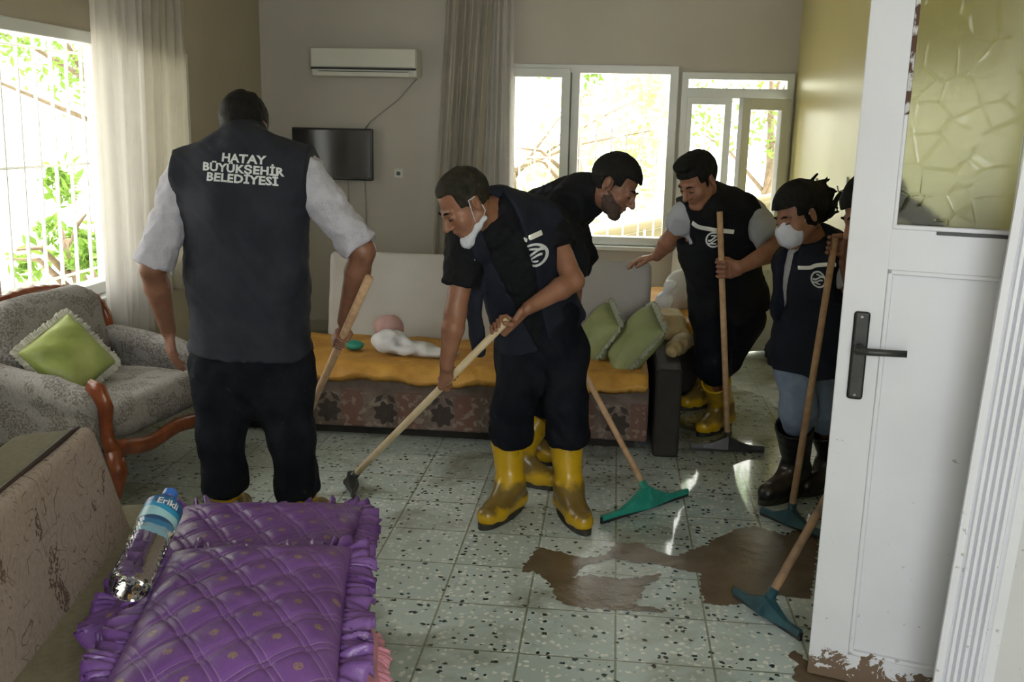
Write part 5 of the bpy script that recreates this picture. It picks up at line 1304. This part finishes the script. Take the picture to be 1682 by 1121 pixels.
# --- man by the balcony door, one hand on the sofa
def man_door():
    J = JJ(pelvis=(1198, 505, 5.32), chest=(1180, 395, 5.18), neck=(1168, 335, 5.10), head=(1146, 295, 4.98), shA=(1128, 352, 5.08), shB=(1232, 350, 5.20),
           elA=(1102, 392, 5.22), wrA=(1079, 421, 5.42), elB=(1278, 408, 4.95), wrB=(1214, 441, 4.86),
           hipA=(1172, 530, 5.30), hipB=(1222, 525, 5.40), knA=(1172, 590, 5.10), knB=(1190, 590, 5.48))
    J['anA'] = A(*G(1184, 702)[:2], .11); J['anB'] = A(*G(1158, 668)[:2], .11); J['s'] = 1.12
    f = unit(A(-.60, -.55, -.60)); u = perp(A(-.25, -.25, .9), f)
    b = A(*G(1194, 742)[:2], .055); top = P(1182, 348, 4.92); ax = unit(top-b); g = b+ax*((P(1191, 442, 4.9)-b)@ax)
    hB = grip(g, ax, perp(J['wrB']-g, ax), J['wrB']+(g-J['wrB'])*.05, -1, 1.15, .0165)
    pt = A(.20, 5.50, .900)
    hA = open_hand(J['wrA'], A(-.93, .15, -.22), A(-.1, 0, -1), 1.05, .32, 1)
    o, q, R = person('person in black vest with long reflective stripe, one hand on the back sofa', J, M['skin_a'], .0060, (J['head'], f, u), (hA, hB), 'people clearing the room', 1.06)
    hair(o, J['head'], f, u, 1.06, 'hair', low=-.06, th=.014, line=.062, extra=[U(ell(q(0, .03, .115), (.06, .07, .03), R), .02)])
    eyes(o, q, 1.06)
    sleeves(o, J, 'tee', 1.1, (.45, .86), (.070, .078), g=.004, wamp=.006, seed=34)
    v, V, F = vest(o, J, 'black_cloth', 1.1, g=.026, hem=.03, collar=.05, wamp=.010, seed=51, cut=.022)
    t = tree_of((V, F))
    decal_strip(t, [(1113, 348), (1138, 365), (1143, 372), (1175, 378), (1205, 381)], .022, 'reflective_stripe', 'reflect', v)
    emblem(t, 1172, 394, .040, v)
    trousers(o, J, 'trousers', s=1.1, legA=.22, legB=.22, hipr=.175, thigh=.108, blouse=.082, seed=38)
    make_boot(o, G(1184, 702)[:2], G(1140, 722)[:2], P(1176, 625, 5.10), M['boot_yellow'], 1.12, top_r=.072)
    make_boot(o, G(1162, 664)[:2], G(1118, 676)[:2], P(1165, 600, 5.50), M['boot_yellow'], 1.12, top_r=.072)
    stick('squeegee', 'squeegee with a black head standing upright beside the yellow boots at the balcony door', top, b, 'wood', 'rubber', (1, .06), .37, 'squeegees', r=.0155)
man_door()
# --- woman with face mask, light jeans
def woman():
    J = JJ(pelvis=(1332, 575, 4.26), chest=(1338, 470, 4.20), neck=(1345, 412, 4.16), head=(1312, 354, 4.06), shA=(1303, 426, 4.30), shB=(1382, 438, 4.06),
           elA=(1296, 500, 4.44), wrA=(1280, 546, 4.40), elB=(1406, 488, 4.02), wrB=(1388, 430, 3.98),
           hipA=(1312, 600, 4.24), hipB=(1352, 600, 4.30), knA=(1312, 672, 4.16), knB=(1354, 672, 4.28))
    J['anA'] = A(*G(1308, 806)[:2], .10); J['anB'] = A(*G(1358, 796)[:2], .10); J['s'] = .90
    f = unit(A(-.82, -.46, -.36)); u = perp(A(-.25, 0, .95), f)
    b = A(*G(1297, 866)[:2], .055); top = P(1373, 385, 3.93); ax = unit(top-b); g = b+ax*((P(1371, 404, 3.93)-b)@ax)
    hB = grip(g, ax, perp(J['wrB']-g, ax), J['wrB'], 1, .98, .0155)
    hA = open_hand(J['wrA'], A(-.3, 0, -.95), A(1, 0, -.2), .92, .30, 1)
    o, q, R = person('person in white face mask, navy vest, light jeans and black boots', J, M['skin_a'], .0052, (J['head'], f, u), (hA, hB), 'people clearing the room', .97)
    u_ = perp(u, f)
    hx = [U(ell(q(0, -.095, .045), (.060, .062, .062), R), .03), U(ell(q(.01, -.115, -.01), (.040, .050, .062), R), .02), U(rc(q(.055, .005, .00), q(.055, -.030, -.075), .020, .014), .02), U(rc(q(-.055, .005, .0), q(-.05, -.03, -.07), .016, .010), .02)]
    r_ = random.Random(4)
    for i in range(26):
        a = q(r_.uniform(-.05, .05), -.11+r_.uniform(-.03, .02), r_.uniform(-.05, .10)); d = -f*r_.uniform(.03, .07)+u_*r_.uniform(-.045, .04)+A(0, 0, r_.uniform(-.02, .02)); hx.append(U(rc(a, a+d, .012, .004), .01))
    hair(o, J['head'], f, u, 1.02, 'hair', low=-.08, th=.018, line=.056, extra=hx, disp=(.006, 90))
    eyes(o, q, 1.0)
    mk = [U(ell(q(0, .066, -.055), (.060, .056, .062), R), 0), U(rc(q(0, .085, -.015), q(0, .11, -.035), .016, .020), .02), I(plane(q(0, .012, 0), -f), .004)]
    mo, _, _ = blob('face_mask', mk, .0045, q(0, .06, -.05)-.12, q(0, .06, -.05)+.12, 'mask', o, disp=wob(.003, 110, 3))
    for sg in (-1, 1):
        MB().tube([q(sg*.056, .030, -.030), q(sg*.070, .012, .0), q(sg*.085, -.016, .022)], .002, 8).build('ear_loop', 'mask', mo, smooth=True)
    sleeves(o, J, 'shirt_white', .92, (.45, .60), (.066, .064), g=.008, wamp=.005, seed=44, extra=[])
    J['open_shift'] = -.05; J['open_low'] = .34
    v, V, F = vest(o, J, 'vest', .92, g=.036, hem=.045, collar=0, open_w=.075, wamp=.010, seed=61, cut=.035, flare=.045, extra=[U(frc(P(1291, 428, 4.22), P(1287, 505, 4.22), .050, .065, A(0, 1, 0), .7), .03), U(rc(J['hipA']+A(0, 0, .12), J['hipA']-A(0, 0, .04), .128, .130), .03), U(rc(J['hipB']+A(0, 0, .12), J['hipB']-A(0, 0, .04), .128, .130), .03)])
    t = tree_of((V, F))
    decal_strip(t, [(1312, 440), (1335, 440), (1337, 436), (1358, 435), (1372, 435)], .016, 'reflective_stripe', 'reflect', v)
    emblem(t, 1345, 459, .036, v)
    trousers(o, J, 'jeans', s=.92, legA=.20, legB=.20, hipr=.175, thigh=.100, blouse=.078, seed=48)
    make_boot(o, G(1304, 812)[:2], G(1240, 834)[:2], P(1305, 698, 4.17), M['boot_black'], 1.10, top_r=.078)
    make_boot(o, G(1360, 800)[:2], G(1320, 815)[:2], P(1355, 705, 4.30), M['boot_black'], 1.0, top_r=.070)
    hd = unit(A(*(G(1320, 878)-G(1240, 845))[:2], 0))
    stick('squeegee', 'squeegee with a dark blue head at the toe of the black boots', top, b, 'wood', 'navy_plastic', hd, .30, 'squeegees', r=.0140)
woman()
# --- person mostly hidden behind the white door
def man_hidden():
    J = JJ(pelvis=(1535, 590, 3.52), chest=(1500, 440, 3.52), neck=(1462, 372, 3.54), head=(1436, 348, 3.56), shA=(1468, 392, 3.36), shB=(1474, 388, 3.72),
           elA=(1440, 530, 3.36), wrA=(1425, 640, 3.30), elB=(1430, 520, 3.78), wrB=(1420, 640, 3.50),
           hipA=(1535, 620, 3.42), hipB=(1535, 620, 3.62), knA=(1510, 760, 3.40), knB=(1500, 760, 3.66))
    for k in J: J[k][0] = min(J[k][0], 1.07)
    J['anA'] = A(1.00, 3.42, .11); J['anB'] = A(1.00, 3.72, .11); J['s'] = .98
    f = unit(A(-.85, -.2, -.48)); u = perp(A(-.4, 0, .9), f)
    b = A(*G(1258, 1016)[:2], .060); g = P(1415, 718, 3.28); ax = unit(g-b); g2 = g+ax*.17
    J['wrA'] = g+A(.04, -.05, .06); J['wrB'] = g2+A(.05, .07, .02)
    hA = grip(g, ax, perp(J['wrA']-g, ax), J['wrA'], 1, 1.0, .0145); hB = grip(g2, ax, perp(J['wrB']-g2, ax), J['wrB'], -1, 1.0, .0145)
    o, q, R = person('person mostly hidden behind the white door, dark shape through its textured glass', J, M['skin_a'], .0065, (J['head'], f, u), (hA, hB), 'people clearing the room', 1.08)
    hair(o, J['head'], f, u, 1.08, 'hair', low=-.07, th=.014, line=.055)
    eyes(o, q, 1.08)
    sleeves(o, J, 'tee', 1.0, (.6, .6), (.074, .070), g=.006, seed=54)
    v, V, F = vest(o, J, 'black_cloth', 1.0, g=.026, hem=.06, collar=.05, seed=71, cut=.03)
    trousers(o, J, 'trousers', s=1.0, legA=.25, legB=.25, hipr=.15, thigh=.10, seed=58)
    make_boot(o, (1.00, 3.42), (.95, 3.2), A(1.0, 3.42, .34), M['boot_black'], 1.0)
    make_boot(o, (1.00, 3.72), (.97, 3.5), A(1.0, 3.71, .34), M['boot_black'], 1.0)
    hd = unit(A(*(G(1316, 1060)-G(1195, 978))[:2], 0))
    stick('squeegee', 'squeegee with a dark blue-green head and muddy handle next to the white door', g2+ax*.15, b, 'wood_muddy', 'navy_plastic', hd, .33, 'squeegees', r=.0150)
man_hidden()
